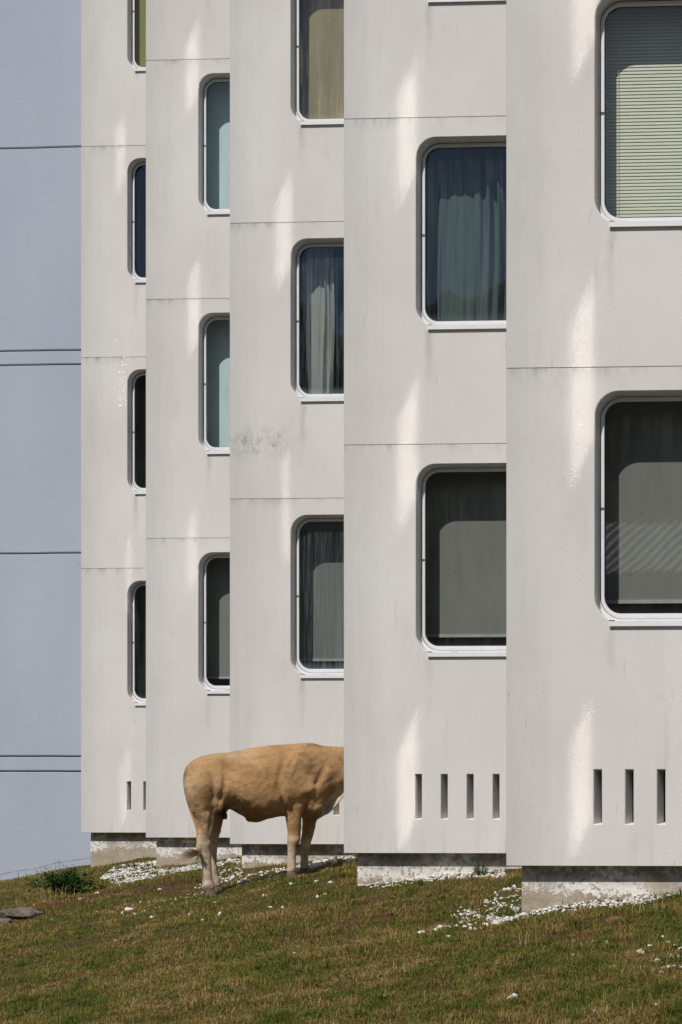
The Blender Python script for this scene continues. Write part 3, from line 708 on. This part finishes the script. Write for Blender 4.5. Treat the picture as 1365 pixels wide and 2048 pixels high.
for px, py, rp, lab, cat in BIGST:
    x, y, z = unproj(px, py); r = rp / F * y
    s = put('stone', SM[2], None, (x, y, z + r * .4)); s.scale = (r * 1.35, r * .7, r * .75); s.rotation_euler = (0, -.5, .4); tag(s, lab, cat)
# ------------------------------------------------------------------ rocks, bush, sapling, weeds
def boulder_mat():
    m, nt, b, o = newmat('weathered_rock'); g = N(nt); P = g.pos()
    c = g.mix(g.ramp(g.noise(P, 7, 7, .7), .35, .65), (.07, .050, .034), (.27, .225, .175)); c = g.mix(g.ramp(g.noise(P, 3, 4), .52, .66), c, (.12, .10, .06))
    nt.links.new(c, b.inputs['Base Color']); b.inputs['Roughness'].default_value = .95; g.bump(g.noise(P, 18, 7, .7), .9, .05, b); return m
M['rock'] = boulder_mat()
bm = bmesh.new(); bmesh.ops.create_icosphere(bm, subdivisions=4, radius=1.0)
BV = np.array([v.co[:] for v in bm.verts]); BF = np.array([[v.index for v in f.verts] for f in bm.faces]); bm.free()
def boulder(px, py, rx, ry, rz, seed, lab):
    q = np.random.default_rng(seed); d = BV.copy()
    for _ in range(14):
        nrm = q.normal(size=3); nrm /= np.linalg.norm(nrm); h = q.uniform(.55, .92); d = d - np.clip(d @ nrm - h, 0, None)[:, None] * nrm
    d = d * (1 + .30 * (vnoise(d[:, 0] + d[:, 2], d[:, 1] - d[:, 2], 3.0, seed)[:, None] - .5) + .22 * (vnoise(d[:, 0] - d[:, 2], d[:, 1] + 2 * d[:, 2], 8.0, seed)[:, None] - .5))
    x, y, z = unproj(px, py); o = put('rock', mesh('rock', d * (rx, ry, rz), BF, [M['rock']], True), None, (x, y, z)); return tag(o, lab, 'rock')
boulder(38, 1834, .25, .24, .095, 5, 'flat grey-brown rock breaking through the grass at the left, the larger one')
boulder(4, 1846, .10, .12, .07, 9, 'small pale rock in front of the larger flat rock at the left')
boulder(1235, 1838, .085, .05, .035, 14, 'clod of reddish brown earth lying below the nearest plinth'); bpy.data.objects['rock.002'].name = 'soil_clod'
M['clod'] = simple('red_earth', (.17, .09, .045), 1, .05, .4, 30, 0, .8); o = bpy.data.objects['soil_clod']; o.data.materials[0] = M['clod']; o['category'] = 'clod'
M['leaf'] = blade_mat('bush_leaf', [(.022, .060, .012), (.035, .085, .016), (.060, .11, .022)]); M['stem'] = simple('woody_stem', (.12, .09, .05), .9)
M['needle'] = blade_mat('pine_needle', [(.025, .075, .018), (.05, .12, .03), (.07, .13, .03)])
def leaf(b, p, d, up, L, W):
    s = d.cross(up).normalized(); f = s.cross(d).normalized()
    b.add([p, p + d * L * .35 + s * W * .5 - f * L * .04, p + d * L * .8 + s * W * .32 - f * L * .10, p + d * L - f * L * .2, p + d * L * .8 - s * W * .32 - f * L * .10, p + d * L * .35 - s * W * .5 - f * L * .04, p + d * L * .5 + f * L * .03],
          [(0, 1, 6), (1, 2, 6), (2, 3, 6), (3, 4, 6), (4, 5, 6), (5, 0, 6)])
def rvec(r): return Vector((r.gauss(0, 1), r.gauss(0, 1), r.gauss(0, 1))).normalized()
r = random.Random(4); x, y, z = unproj(127, 1788)
bush = empty('bush', (x, y, z)); tag(bush, 'low leafy dark green bramble bush growing below the blue-grey building', 'bush')
b = MB(); st = MB()
for q in range(54):
    a = r.uniform(0, 6.28); rad = .30 * r.random() ** .6; e = Vector((x + math.cos(a) * rad * 1.25, y + math.sin(a) * rad * .8, z + r.uniform(.10, .36) * (1.05 - rad * 2.0)))
    s0 = Vector((x + r.uniform(-.08, .08), y + r.uniform(-.06, .06), z)); mid = s0.lerp(e, .5) + Vector((0, 0, .07)); st.tube([s0, mid, e], [.004, .003, .0015], 5)
    for w in range(30):
        t = r.uniform(.2, 1.08); p = (s0.lerp(mid, t * 2) if t < .5 else mid.lerp(e, t * 2 - 1)) + rvec(r) * .04
        d = (rvec(r) + Vector((math.cos(a), math.sin(a), .2)) * .6).normalized(); leaf(b, p, d, Vector((0, 0, 1)), r.uniform(.026, .045), r.uniform(.02, .03))
world_obj('leaves', b.V, b.F, [M['leaf']], bush); world_obj('stem', st.V, st.F, [M['stem']], bush)
x, y, z = unproj(962, 1752); pine = empty('pine_sapling', (x, y, z)); tag(pine, 'little green pine sapling sprouting in front of the second plinth from the right', 'sapling')
b = MB(); st = MB(); r = random.Random(9)
for dx, dz, hgt in ((.0, .0, .17), (-.05, .01, .075), (.045, .0, .08), (.085, .0, .05), (.02, .02, .11), (-.02, -.01, .09)):
    s0 = Vector((x, y, z)); e = s0 + Vector((dx * 1.3 - .03 * (dx == 0), r.uniform(-.03, .03), hgt)); st.tube([s0, s0.lerp(e, .5) + Vector((dx * .3, 0, -.005)), e], [.004, .003, .0015], 5)
    ax = (e - s0).normalized()
    for w in range(120):
        t = r.uniform(.2, 1.0); p = s0.lerp(e, t); d = (rvec(r) * .8 + ax * .9).normalized(); sd = d.cross(rvec(r)).normalized() * .0016; L = r.uniform(.03, .05)
        b.add([p - sd, p + sd, p + d * L], [(0, 1, 2)])
world_obj('needles', b.V, b.F, [M['needle']], pine); world_obj('trunk', st.V, st.F, [M['stem']], pine)
def tuft(name, px, py, nbl, hmin, hmax, spread, lean, mat, lab, cat, seed):
    q = np.random.default_rng(seed); x, y, z = unproj(px, py)
    X = x + q.normal(0, spread, nbl); Y = y + q.normal(0, spread * .7, nbl)
    V, F3 = blades(X, Y, ground(X, Y) - .005, q.uniform(hmin, hmax, nbl), q.uniform(.003, .006, nbl), q.uniform(.05, lean, nbl), q.uniform(0, 6.28, nbl))
    o = (x, y, z); return tag(put(name, np_mesh(name, V - np.array(o), F3, [M[mat]]), None, o), lab, cat)
tuft('weed', 1114, 1812, 16, .06, .17, .035, .7, 'grass', 'thin green weed growing out of the pebbles at the nearest plinth', 'weed', 1)
tuft('weed', 750, 1768, 14, .06, .19, .03, .5, 'straw', 'thin seeding stalks standing against the second plinth from the right', 'weed', 2)
tuft('grass_tuft', 1052, 1888, 34, .05, .15, .06, 1.6, 'straw', 'flattened tuft of long dry straw below the left end of the nearest plinth', 'grass tuft', 3)
tuft('grass_tuft', 1310, 1830, 40, .06, .14, .07, 1.3, 'straw', 'tall dry tuft by the white pebbles near the right edge of the photo', 'grass tuft', 4)
tuft('grass_tuft', 425, 1748, 50, .04, .11, .05, .7, 'grass', 'green tuft growing between pebbles just behind the hind leg of the cow', 'grass tuft', 5)
tuft('grass_tuft', 1030, 1775, 70, .06, .17, .07, .8, 'grass', 'bright green tuft in the corner at the left end of the nearest plinth', 'grass tuft', 6)
tuft('grass_tuft', 175, 1727, 40, .08, .26, .12, .5, 'straw', 'sparse tall dry stalks in front of the foot of the blue-grey wall', 'grass tuft', 7)
tuft('grass_tuft', 105, 1798, 60, .06, .17, .08, .9, 'straw', 'dry tuft at the foot of the bramble bush', 'grass tuft', 8)
tuft('grass_tuft', 100, 1748, 26, .08, .28, .10, .5, 'straw', 'sparse tall dry stalks right behind the bramble bush', 'grass tuft', 9)
tuft('grass_tuft', 485, 1975, 60, .05, .10, .08, 1.2, 'straw', 'bleached clump of dry grass low in the middle of the meadow', 'grass tuft', 10)
tuft('weed', 520, 1752, 20, .04, .10, .06, .9, 'grass', 'thin green weed at the foot of the plinth behind the cow', 'weed', 12)
# crumpled end of the weed membrane
M['membrane'] = simple('grey_membrane', (.50, .51, .53), .6, .3, .3, 20)
def membrane(px, py, L, W, seed, lab):
    x, y, z = unproj(px, py); q = np.random.default_rng(seed); nu, nv = 22, 10; V = []
    for j in range(nv):
        for i in range(nu):
            s, t = i / (nu - 1) - .5, j / (nv - 1) - .5
            V.append((s * L, t * W + .02 * math.sin(7 * s), .03 + .030 * math.sin(9 * s + 4 * t + seed) * math.cos(5 * t) + .025 * (abs(s) * 2) ** 3 * math.sin(seed + 3 * t) + .012 * float(q.random())))
    Fc = [(j * nu + i, j * nu + i + 1, (j + 1) * nu + i + 1, (j + 1) * nu + i) for j in range(nv - 1) for i in range(nu - 1)]
    o = put('membrane_scrap', mesh('membrane_scrap', V, Fc, [M['membrane']], True), None, (x, y, z))
    md = o.modifiers.new('thick', 'SOLIDIFY'); md.thickness = .004; return tag(o, lab, 'membrane scrap')
membrane(1034, 1820, .09, .10, 3, 'crumpled grey membrane at the lower left corner of the nearest plinth')

# ------------------------------------------------------------------ the cow
SC = 3.592 * F                                   # crop pixels per metre at distance D: SC / D
def loft(bm, rings):
    vv = [[bm.verts.new(p) for p in r] for r in rings]; n = len(vv[0])
    for A, B in zip(vv[:-1], vv[1:]):
        for i in range(n): bm.faces.new((A[i], A[(i + 1) % n], B[(i + 1) % n], B[i]))
    bm.faces.new(vv[0][::-1]); bm.faces.new(vv[-1])
def section(c, fw, a, b, n=32, p=2.5, top=.62):
    up = Vector((0, 0, 1)); lat = Vector((fw.y, -fw.x, 0)).normalized(); up = lat.cross(fw).normalized() * (1 if lat.cross(fw).z > 0 else -1); out = []
    for k in range(n):
        t = 2 * math.pi * k / n; s, co = math.sin(t), math.cos(t)
        y = math.copysign(abs(s) ** (2 / p), s); x = math.copysign(abs(co) ** (2 / p), co)
        w = b * (1 - (1 - top) * max(0, (y + .35) / 1.35) ** 1.2); out.append(c + lat * x * w + up * y * a)
    return out
bm = bmesh.new()
# trunk: crop x, top y, bottom y, half width
TR = [(104, 375, 470, .055), (118, 338, 545, .12), (150, 300, 600, .165), (200, 270, 632, .205), (260, 250, 640, .235), (330, 238, 632, .255), (400, 235, 614, .262), (480, 222, 664, .285), (560, 206, 704, .305),
      (640, 192, 722, .312), (720, 180, 708, .308), (800, 175, 692, .292), (870, 171, 686, .272), (930, 168, 690, .255), (985, 168, 698, .235), (1035, 174, 700, .205), (1080, 180, 672, .175), (1115, 184, 610, .145)]
ringsT = []; tops = []
for cx, t, bt, w in TR:
    A, B = ph(cx, t), ph(cx, bt); ringsT.append(section((A + B) / 2, HD, (A.z - B.z) / 2, w))
loft(bm, ringsT)
# neck (passes behind the corner of the wall) and head, turning in behind it
nk = []; A0 = [(1000, 175, 640, .19), (1080, 180, 600, .155), (1150, 185, 555, .130), (1210, 190, 530, .118), (1250, 192, 515, .112)]
for cx, t, bt, w in A0:
    A, B = ph(cx, t), ph(cx, bt); nk.append(((A + B) / 2, HD, (A.z - B.z) / 2, w))
p, ang, zc = nk[-1][0].copy(), TH, nk[-1][0].z
HEAD = []
for st_, da, dz, a, w in ((.10, 12, -.01, .20, .105), (.10, 14, -.03, .165, .10), (.08, 14, -.03, .145, .105), (.07, 6, -.035, .14, .115), (.08, 4, -.05, .125, .11), (.10, 2, -.075, .10, .085), (.09, 0, -.07, .082, .066), (.07, 0, -.05, .078, .070), (.045, 0, -.03, .062, .060), (.02, 0, -.01, .035, .035)):
    ang += R(da); fw = Vector((math.cos(ang), math.sin(ang), 0)); p = p + fw * st_ + Vector((0, 0, dz)); nk.append((p.copy(), fw, a, w)); HEAD.append((p.copy(), fw))
loft(bm, [section(c, f, a, w, 24, 2.1, .75) for c, f, a, w in nk])
# legs: crop x, crop y, half width seen from the side (crop px), lateral offset, lateral half width factor
LEGS = {
 'hind_near': [(235, 320, 55, .08, .8), (222, 395, 92, .105, .95), (212, 480, 108, .13, .95), (218, 560, 98, .135, .95), (236, 640, 84, .14, .85), (256, 710, 66, .145, .8), (259, 780, 57, .15, .72), (251, 850, 50, .15, .66), (246, 910, 52, .15, .62), (254, 960, 45, .15, .66), (264, 1020, 37, .15, .8), (268, 1090, 35, .15, .85), (272, 1150, 40, .15, .85), (279, 1195, 42, .15, .85), (287, 1218, 37, .15, .9), (290, 1230, 36, .15, .9)],
 'hind_far': [(240, 320, 55, -.08, .8), (230, 400, 88, -.11, .9), (240, 500, 100, -.135, .9), (270, 590, 92, -.14, .85), (312, 660, 70, -.14, .8), (330, 720, 54, -.145, .72), (324, 790, 47, -.145, .66), (306, 850, 44, -.145, .62), (296, 900, 46, -.145, .62), (302, 960, 40, -.145, .7), (308, 1040, 33, -.145, .85), (316, 1120, 34, -.145, .85), (326, 1165, 40, -.145, .85), (334, 1192, 36, -.145, .9), (337, 1204, 34, -.145, .9)],
 'fore_near': [(935, 330, 55, .11, .6), (925, 400, 88, .14, .55), (905, 480, 92, .165, .62), (892, 560, 80, .165, .7), (890, 640, 65, .16, .75), (892, 720, 56, .155, .8), (894, 800, 50, .15, .82), (891, 850, 46, .15, .85), (887, 890, 45, .15, .88), (880, 930, 36, .15, .9), (877, 990, 30, .15, .95), (876, 1040, 31, .15, .95), (874, 1076, 37, .15, .92), (875, 1092, 33, .15, .95), (876, 1100, 33, .15, .95)],
 'fore_far': [(990, 480, 80, -.16, .6), (1005, 580, 72, -.16, .7), (1008, 660, 60, -.155, .75), (1002, 740, 50, -.15, .8), (990, 820, 43, -.15, .82), (979, 870, 39, -.15, .85), (972, 905, 38, -.15, .88), (968, 945, 31, -.15, .9), (967, 1000, 28, -.15, .95), (968, 1040, 31, -.15, .95), (968, 1060, 33, -.15, .92), (969, 1070, 31, -.15, .95)]}
hoofs = []
for nm, L in LEGS.items():
    P = [ph(a, b_, l) for a, b_, r_, l, f in L]; rr = []
    for i, (a, b_, r_, l, f) in enumerate(L):
        t = (P[min(i + 1, len(P) - 1)] - P[max(i - 1, 0)]); t = Vector((t.x * .6, t.y * .6, t.z)).normalized()
        fore = (HD - t * HD.dot(t)).normalized(); lat = t.cross(fore); rad = r_ / (SC / P[i].y)
        rr.append([P[i] + fore * math.cos(k * math.pi / 9) * rad + lat * math.sin(k * math.pi / 9) * rad * f for k in range(18)])
    loft(bm, rr); hoofs.append((P[-1], L[-1][2] / (SC / P[-1].y), nm))
def blob(cx, cy_, L, rx, ry, rl):
    c = ph(cx, cy_, L); k = 1 / (SC / c.y); rg = []
    for j in range(1, 10):
        a = math.pi * j / 10; rg.append([c + HD * (math.sin(a) * math.cos(2 * math.pi * i / 16) * rx * k) + LT * (math.sin(a) * math.sin(2 * math.pi * i / 16) * rl) + Vector((0, 0, math.cos(a) * ry * k)) for i in range(16)])
    loft(bm, rg)
blob(150, 395, .10, 34, 46, .06); blob(150, 395, -.10, 34, 46, .06)         # pin bones
blob(330, 610, .17, 62, 62, .075); blob(365, 625, -.16, 58, 60, .07)        # stifles
blob(995, 186, 0, 90, 24, .06)                                              # withers
blob(1045, 600, .10, 62, 92, .09); blob(1045, 600, -.10, 62, 92, .09)       # points of the shoulder
blob(1020, 670, 0, 85, 52, .12)                                             # brisket
blob(930, 360, .15, 110, 150, .075); blob(930, 360, -.15, 110, 150, .075)     # shoulder blades
blob(612, 712, 0, 70, 26, .06)                                              # navel fold
# dewlap: a thin hanging fold from the brisket up to the throat
DW = [(1075, 640, 700), (1105, 600, 698), (1140, 560, 676), (1175, 530, 648), (1205, 505, 612), (1250, 470, 560), (1290, 440, 530)]
loft(bm, [[(ph(cx, t + (bt - t) * q, -.02 + .10 * q) + LT * s * (.030 * (1 - q) + .010)) for q, s in ((0, 1), (.35, 1), (.7, 1), (1, 1), (1, -1), (.7, -1), (.35, -1), (0, -1))] for cx, t, bt in DW])
bmesh.ops.recalc_face_normals(bm, faces=bm.faces)
me = bpy.data.meshes.new('cow'); bm.to_mesh(me); bm.free()
tmp = bpy.data.objects.new('cow_tmp', me); C.objects.link(tmp)
md = tmp.modifiers.new('remesh', 'REMESH'); md.mode = 'VOXEL'; md.voxel_size = .011
sm = tmp.modifiers.new('smooth', 'SMOOTH'); sm.factor = .5; sm.iterations = 30
bpy.context.view_layer.update(); dg = bpy.context.evaluated_depsgraph_get()
cm = bpy.data.meshes.new_from_object(tmp.evaluated_get(dg)); bpy.data.objects.remove(tmp); cm.name = 'cow'
nv = len(cm.vertices); co = np.empty(nv * 3, np.float32); cm.vertices.foreach_get('co', co); co = co.reshape(-1, 3).astype(float)
no = np.empty(nv * 3, np.float32); cm.vertices.foreach_get('normal', no); no = no.reshape(-1, 3).astype(float)
CXP = (CX + F * co[:, 0] / co[:, 1] - 340) * 3.592; CYP = (HY - F * co[:, 2] / co[:, 1] - 1440) * 3.592
lat = (co - np.array(CP)) @ np.array(LT)
nearm = np.clip((no @ np.array(LT) + .1) * 2.5, 0, 1) * (lat > -.02)
def dent(cx, cy_, sx, sy, amp, rot=0.0):
    dx, dy = CXP - cx, CYP - cy_; c, s = math.cos(R(rot)), math.sin(R(rot)); a, b_ = dx * c + dy * s, -dx * s + dy * c
    return amp * np.exp(-(a / sx) ** 2 - (b_ / sy) ** 2)
dsp = np.zeros(nv)
for d in [(450, 350, 70, 60, -.012), (398, 440, 22, 110, -.013), (335, 275, 60, 34, .010), (368, 560, 22, 80, -.016, 12), (300, 640, 60, 26, -.012, -20), (790, 500, 30, 45, -.020), (815, 585, 14, 60, -.018, -14), (845, 590, 18, 60, .012, -14),
          (800, 360, 26, 120, -.012, 14), (960, 260, 60, 22, -.008, 35), (1075, 430, 26, 110, -.020, 24), (1130, 380, 40, 120, .012, 30), (985, 560, 40, 26, -.018, -40), (1020, 500, 46, 30, .016, -30), (1120, 620, 12, 90, -.022, 4), (1150, 640, 18, 60, .008, 40), (198, 918, 16, 34, .014), (250, 900, 30, 30, .006), (890, 868, 30, 26, .007), (272, 1185, 40, 22, .006), (262, 1060, 6, 70, -.006, 4), (300, 700, 14, 70, -.012, 8), (250, 690, 34, 60, .010), (1030, 640, 46, 26, .009, -10), (975, 640, 16, 60, -.018, 20),
          (200, 340, 60, 40, .008), (250, 470, 80, 80, .012), (150, 560, 30, 110, .008, -12), (1160, 500, 16, 70, -.016, 48), (1190, 470, 20, 70, .012, 48), (500, 600, 40, 14, -.010, 40), (480, 570, 12, 40, -.008, -30), (530, 560, 40, 10, .006, 40),
          (620, 280, 90, 18, -.006, -6), (700, 330, 60, 40, .006), (255, 800, 20, 60, .010, 5), (215, 880, 12, 70, .010), (232, 800, 10, 60, -.010, -25), (1010, 380, 34, 40, -.008), (890, 340, 18, 90, .007, 20)]:
    dsp += dent(*d)
for q in range(5): dsp += dent(560 + 52 * q, 500, 16, 90, -.0016, 8)       # hint of ribs
for q in range(7): dsp += dent(300 + 9 * q, 395 + 12 * q, 34, 4, -.0028, 25) # creased skin above the stifle
fold = np.sin((CXP * .55 + CYP * .35) / 6.0 + 2 * np.sin(CYP / 23)) * np.exp(-((CXP - 1110) / 70) ** 2 - ((CYP - 520) / 110) ** 2) * .0022
dsp += fold
co += no * (dsp * 1.3 * nearm)[:, None]
co += no * ((vnoise(CXP, CYP, .035, 41) - .5) * .006)[:, None]
cm.vertices.foreach_set('co', co.astype(np.float32).ravel()); cm.polygons.foreach_set('use_smooth', np.ones(len(cm.polygons), bool))
# coat: pale stockings, dewlap, inner thigh and flank fold; browner rump line; belly and flank-crease shade painted in
def smst(a, lo, hi): t = np.clip((a - lo) / (hi - lo), 0, 1); return t * t * (3 - 2 * t)
pale = np.maximum(smst(CYP, 690, 960) * smst(CXP, 520, 460), smst(CYP, 800, 905) * smst(CXP, 780, 820))
pale = np.maximum(pale, .75 * np.exp(-((CXP - 300) / 42) ** 2 - ((CYP - 690) / 60) ** 2)); pale = np.maximum(pale, .9 * smst((CXP - 1090) * .8 + (CYP - 520), 50, 110) * (CYP < 800) * smst(CXP, 1088, 1140))
pale = np.maximum(pale, smst((CXP - 1112) + (CYP - 560) * .27, 0, 26) * smst(CYP - (560 - (CXP - 1115) * .62), -10, 25) * (CYP < 800)); pale = np.maximum(pale, .28 * np.exp(-((CXP - 1040) / 34) ** 2 - ((CYP - 640) / 26) ** 2)); pale = np.maximum(pale, .8 * np.exp(-((CXP - 440) / 70) ** 2 - ((CYP - 628) / 13) ** 2))
pale = np.maximum(pale, .35 * np.exp(-((CXP - 170) / 70) ** 2 - ((CYP - 480) / 120) ** 2)); pale = np.maximum(pale, .30 * np.exp(-((CXP - 470) / 190) ** 2 - ((CYP - 255) / 36) ** 2))
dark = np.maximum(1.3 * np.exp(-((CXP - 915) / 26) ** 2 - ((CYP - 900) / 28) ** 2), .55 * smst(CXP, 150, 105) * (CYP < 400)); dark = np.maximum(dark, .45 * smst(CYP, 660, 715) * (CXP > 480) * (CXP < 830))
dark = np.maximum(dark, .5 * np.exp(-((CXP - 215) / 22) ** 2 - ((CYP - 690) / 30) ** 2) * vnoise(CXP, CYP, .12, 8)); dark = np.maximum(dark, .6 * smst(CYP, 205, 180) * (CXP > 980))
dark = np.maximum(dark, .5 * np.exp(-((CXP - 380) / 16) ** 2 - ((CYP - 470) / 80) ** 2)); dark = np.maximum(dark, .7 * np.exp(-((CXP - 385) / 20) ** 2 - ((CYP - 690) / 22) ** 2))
for nm_, arr in (('pale', pale), ('dark', dark)):
    a_ = cm.attributes.new(nm_, 'FLOAT', 'POINT'); a_.data.foreach_set('value', arr.astype(np.float32))
def coat():
    m, nt, b, o = newmat('fawn_coat'); g = N(nt); P = g.pos(); at_ = lambda n: g.n('ShaderNodeAttribute', attribute_name=n).outputs['Fac']
    big = g.noise(P, 5.5, 5, .6); st_ = g.noise(g.scale(P, 1, 1, 2.2), 38, 5, .65, .4); fine = g.noise(g.scale(P, 1, 1, .35), 190, 3, .6)
    c = g.mix(g.ramp(big, .33, .68), (.385, .220, .090), (.575, .355, .165)); c = g.mix(g.m('MULTIPLY', g.ramp(st_, .45, .70), .5), c, (.30, .16, .062))
    c = g.mix(g.m('MULTIPLY', g.ramp(fine, .5, .7), .25), c, (.58, .36, .16))
    pf = g.m('MULTIPLY', at_('pale'), g.ramp(g.noise(P, 22, 5, .6), .2, .5, .55, 1)); c = g.mix(pf, c, g.mix(g.ramp(g.noise(P, 11, 4), .35, .65), (.50, .39, .27), (.70, .58, .45)))
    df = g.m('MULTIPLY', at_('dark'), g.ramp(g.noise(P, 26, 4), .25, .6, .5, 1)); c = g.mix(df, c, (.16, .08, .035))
    nt.links.new(c, b.inputs['Base Color']); b.inputs['Roughness'].default_value = .78; b.inputs['Specular IOR Level'].default_value = .2
    b.inputs['Sheen Weight'].default_value = .12; b.inputs['Sheen Roughness'].default_value = .5
    g.bump(g.m('ADD', g.m('MULTIPLY', st_, 1.6), g.m('MULTIPLY', fine, 1.2)), .55, .012, b); return m
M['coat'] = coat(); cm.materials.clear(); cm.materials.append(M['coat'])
base = Vector((-6.7, 17.95, -.95)); co2 = co - np.array(base); cm.vertices.foreach_set('co', co2.astype(np.float32).ravel()); cm.update()
cow = put('cow', cm, None, base)
# short lying hair over the coat
q = np.random.default_rng(77); tri = np.array([p.vertices[:3] for p in cm.polygons]); pc = co2[tri].mean(1); vis = (no[tri[:, 0]] @ np.array(LT) > -.45)
ids = q.choice(np.nonzero(vis)[0], 90000); a_, b_ = co2[tri[ids, 0]], co2[tri[ids, 2]]; root_ = a_ + (b_ - a_) * q.random((len(ids), 1)) + (pc[ids] - a_) * .3
nn = no[tri[ids, 0]]; flow = np.array(-HD)[None] * .75 + np.array([0, 0, -1.0])[None] * (.65 + .5 * (vnoise(root_[:, 0] * 6 + root_[:, 1] * 3, root_[:, 2] * 6, 1.0, 61)[:, None] - .2)) + q.normal(0, .22, (len(ids), 3))
flow -= nn * (flow * nn).sum(1)[:, None]; flow /= np.linalg.norm(flow, axis=1)[:, None] + 1e-9
sd_ = np.cross(nn, flow); Lh = q.uniform(.007, .015, (len(ids), 1)); lift = q.uniform(.10, .32, (len(ids), 1)); wv = q.uniform(.0007, .0014, (len(ids), 1))
HV = np.stack([root_ - sd_ * wv - nn * .001, root_ + sd_ * wv - nn * .001, root_ + flow * Lh + nn * Lh * lift], 1).reshape(-1, 3)
hm = np_mesh('coat_hair', HV, np.arange(len(HV)).reshape(-1, 3), [M['coat']])
for nm_, arr in (('pale', pale), ('dark', dark)):
    at2 = hm.attributes.new(nm_, 'FLOAT', 'POINT'); at2.data.foreach_set('value', np.repeat(arr[tri[ids, 0]], 3).astype(np.float32))
ch = put('coat_hair', hm, cow, base); ch['kind'] = 'stuff'
tag(cow, 'fawn cow standing side-on with its head hidden behind the corner of the white wall', 'cow')
M['hoof'] = simple('hoof_horn', (.17, .13, .095), .7, .3, .3, 30); M['hair'] = blade_mat('tail_hair', [(.28, .17, .075), (.42, .28, .14), (.52, .39, .23)])
for p, r_, nm in hoofs:
    b = MB(); zg = float(ground(p.x, p.y)) - .015; top = p.z + .010
    for s in (-1, 1):
        rg = []
        for j, (t, k, fo) in enumerate(((0, .82, 0), (.35, .98, .10), (.8, 1.12, .28), (1, 1.12, .34))):
            z = top + (zg - top) * t
            c = p + HD * (r_ * fo) + LT * (s * r_ * .47); rg.append([(c.x + HD.x * math.cos(a) * r_ * k + LT.x * math.sin(a) * r_ * k * .5, c.y + HD.y * math.cos(a) * r_ * k + LT.y * math.sin(a) * r_ * k * .5, z) for a in [2 * math.pi * q / 14 for q in range(14)]])
        b.rings(rg); n0 = len(b.V); b.add(rg[-1], [tuple(range(14))]); b.add(rg[0], [tuple(range(14))])
    world_obj('hoof', b.V, b.F, [M['hoof']], cow, True)
TL = [(160, 318, .0), (134, 365, .0), (118, 430, .01), (118, 520, .02), (142, 620, .04), (172, 710, .09), (197, 790, .12), (200, 860, .15), (206, 920, .18), (212, 965, .20)]
b = MB(); b.tube([ph(*q) for q in TL], [.030, .027, .022, .018, .015, .013, .012, .011, .011, .010], 10); world_obj('tail', b.V, b.F, [M['coat']], cow, True)
b = MB(); r = random.Random(3); root = ph(205, 945, .20)
for q in range(150):
    k = r.random()
    if k < .68: e = ph(r.uniform(45, 165), r.uniform(905, 1020), r.uniform(.10, .32)); c1 = ph(r.uniform(150, 215), r.uniform(925, 985), .21); s0 = root + rvec(r) * .018
    elif k < .86: e = ph(r.uniform(205, 245), r.uniform(930, 1010), .24); c1 = ph(r.uniform(190, 240), r.uniform(985, 1010), .23); s0 = root + rvec(r) * .02
    elif k < .94: e = ph(r.uniform(160, 205), r.uniform(1010, 1060), .22); c1 = ph(r.uniform(195, 225), r.uniform(990, 1020), .21); s0 = root + rvec(r) * .015
    else: e = ph(r.uniform(90, 130), r.uniform(858, 885), .18); c1 = ph(r.uniform(140, 165), r.uniform(870, 895), .18); s0 = ph(184, 880 + r.uniform(-12, 12), .17)
    w = rvec(r) * .012; pts = [s0 * (1 - t) ** 2 + c1 * (2 * t * (1 - t)) + e * t * t + w * math.sin(t * r.uniform(3, 9)) * t for t in (0, .2, .4, .6, .8, 1)]
    b.tube(pts, [.0022, .0022, .0020, .0016, .0012, .0006], 4, 0, False)
world_obj('tail_tuft', b.V, b.F, [M['hair']], cow, True)
M['udder'] = simple('dark_skin', (.10, .055, .04), .8, .3, .3, 30)
b = MB()
for cx, cy_, L, rx, ry in ((378, 665, -.02, 24, 34), (402, 690, .03, 12, 26), (385, 692, -.05, 12, 24)):
    c = ph(cx, cy_, L); k = 1 / (SC / c.y)
    b.rings([[c + HD * math.sin(math.pi * j / 9) * math.cos(2 * math.pi * i / 12) * rx * k + LT * math.sin(math.pi * j / 9) * math.sin(2 * math.pi * i / 12) * rx * k + Vector((0, 0, math.cos(math.pi * j / 9) * ry * k)) for i in range(12)] for j in range(10)])
world_obj('udder', b.V, b.F, [M['udder']], cow, True)
# ears, eyes and muzzle on the hidden head
hp, hf = HEAD[3]; hl = Vector((hf.y, -hf.x, 0))
M['muzzle'] = simple('pink_muzzle', (.42, .26, .20), .5, .4)
M['eye'] = simple('dark_eye', (.015, .01, .008), .15, .6)
for s in (-1, 1):
    b = MB(); r0 = hp + hl * s * .10 + Vector((0, 0, .06)); d = (hl * s + Vector((0, 0, .12)) - hf * .2).normalized(); up = Vector((0, 0, 1))
    b.rings([[r0 + d * t * .17 + up * math.cos(a) * w + hf * math.sin(a) * w * .35 for a in [2 * math.pi * q / 10 for q in range(10)]] for t, w in ((0, .022), (.3, .045), (.6, .05), (.85, .03), (1, .004))])
    world_obj('ear', b.V, b.F, [M['coat']], cow, True)
    ep, ef = HEAD[4]; c = ep + hl * s * .098 + Vector((0, 0, .045)); b = MB()
    b.rings([[c + Vector((math.sin(math.pi * j / 8) * math.cos(a) * .019, math.sin(math.pi * j / 8) * math.sin(a) * .019, math.cos(math.pi * j / 8) * .019)) for a in [2 * math.pi * q / 10 for q in range(10)]] for j in range(9)])
    world_obj('eye', b.V, b.F, [M['eye']], cow, True)
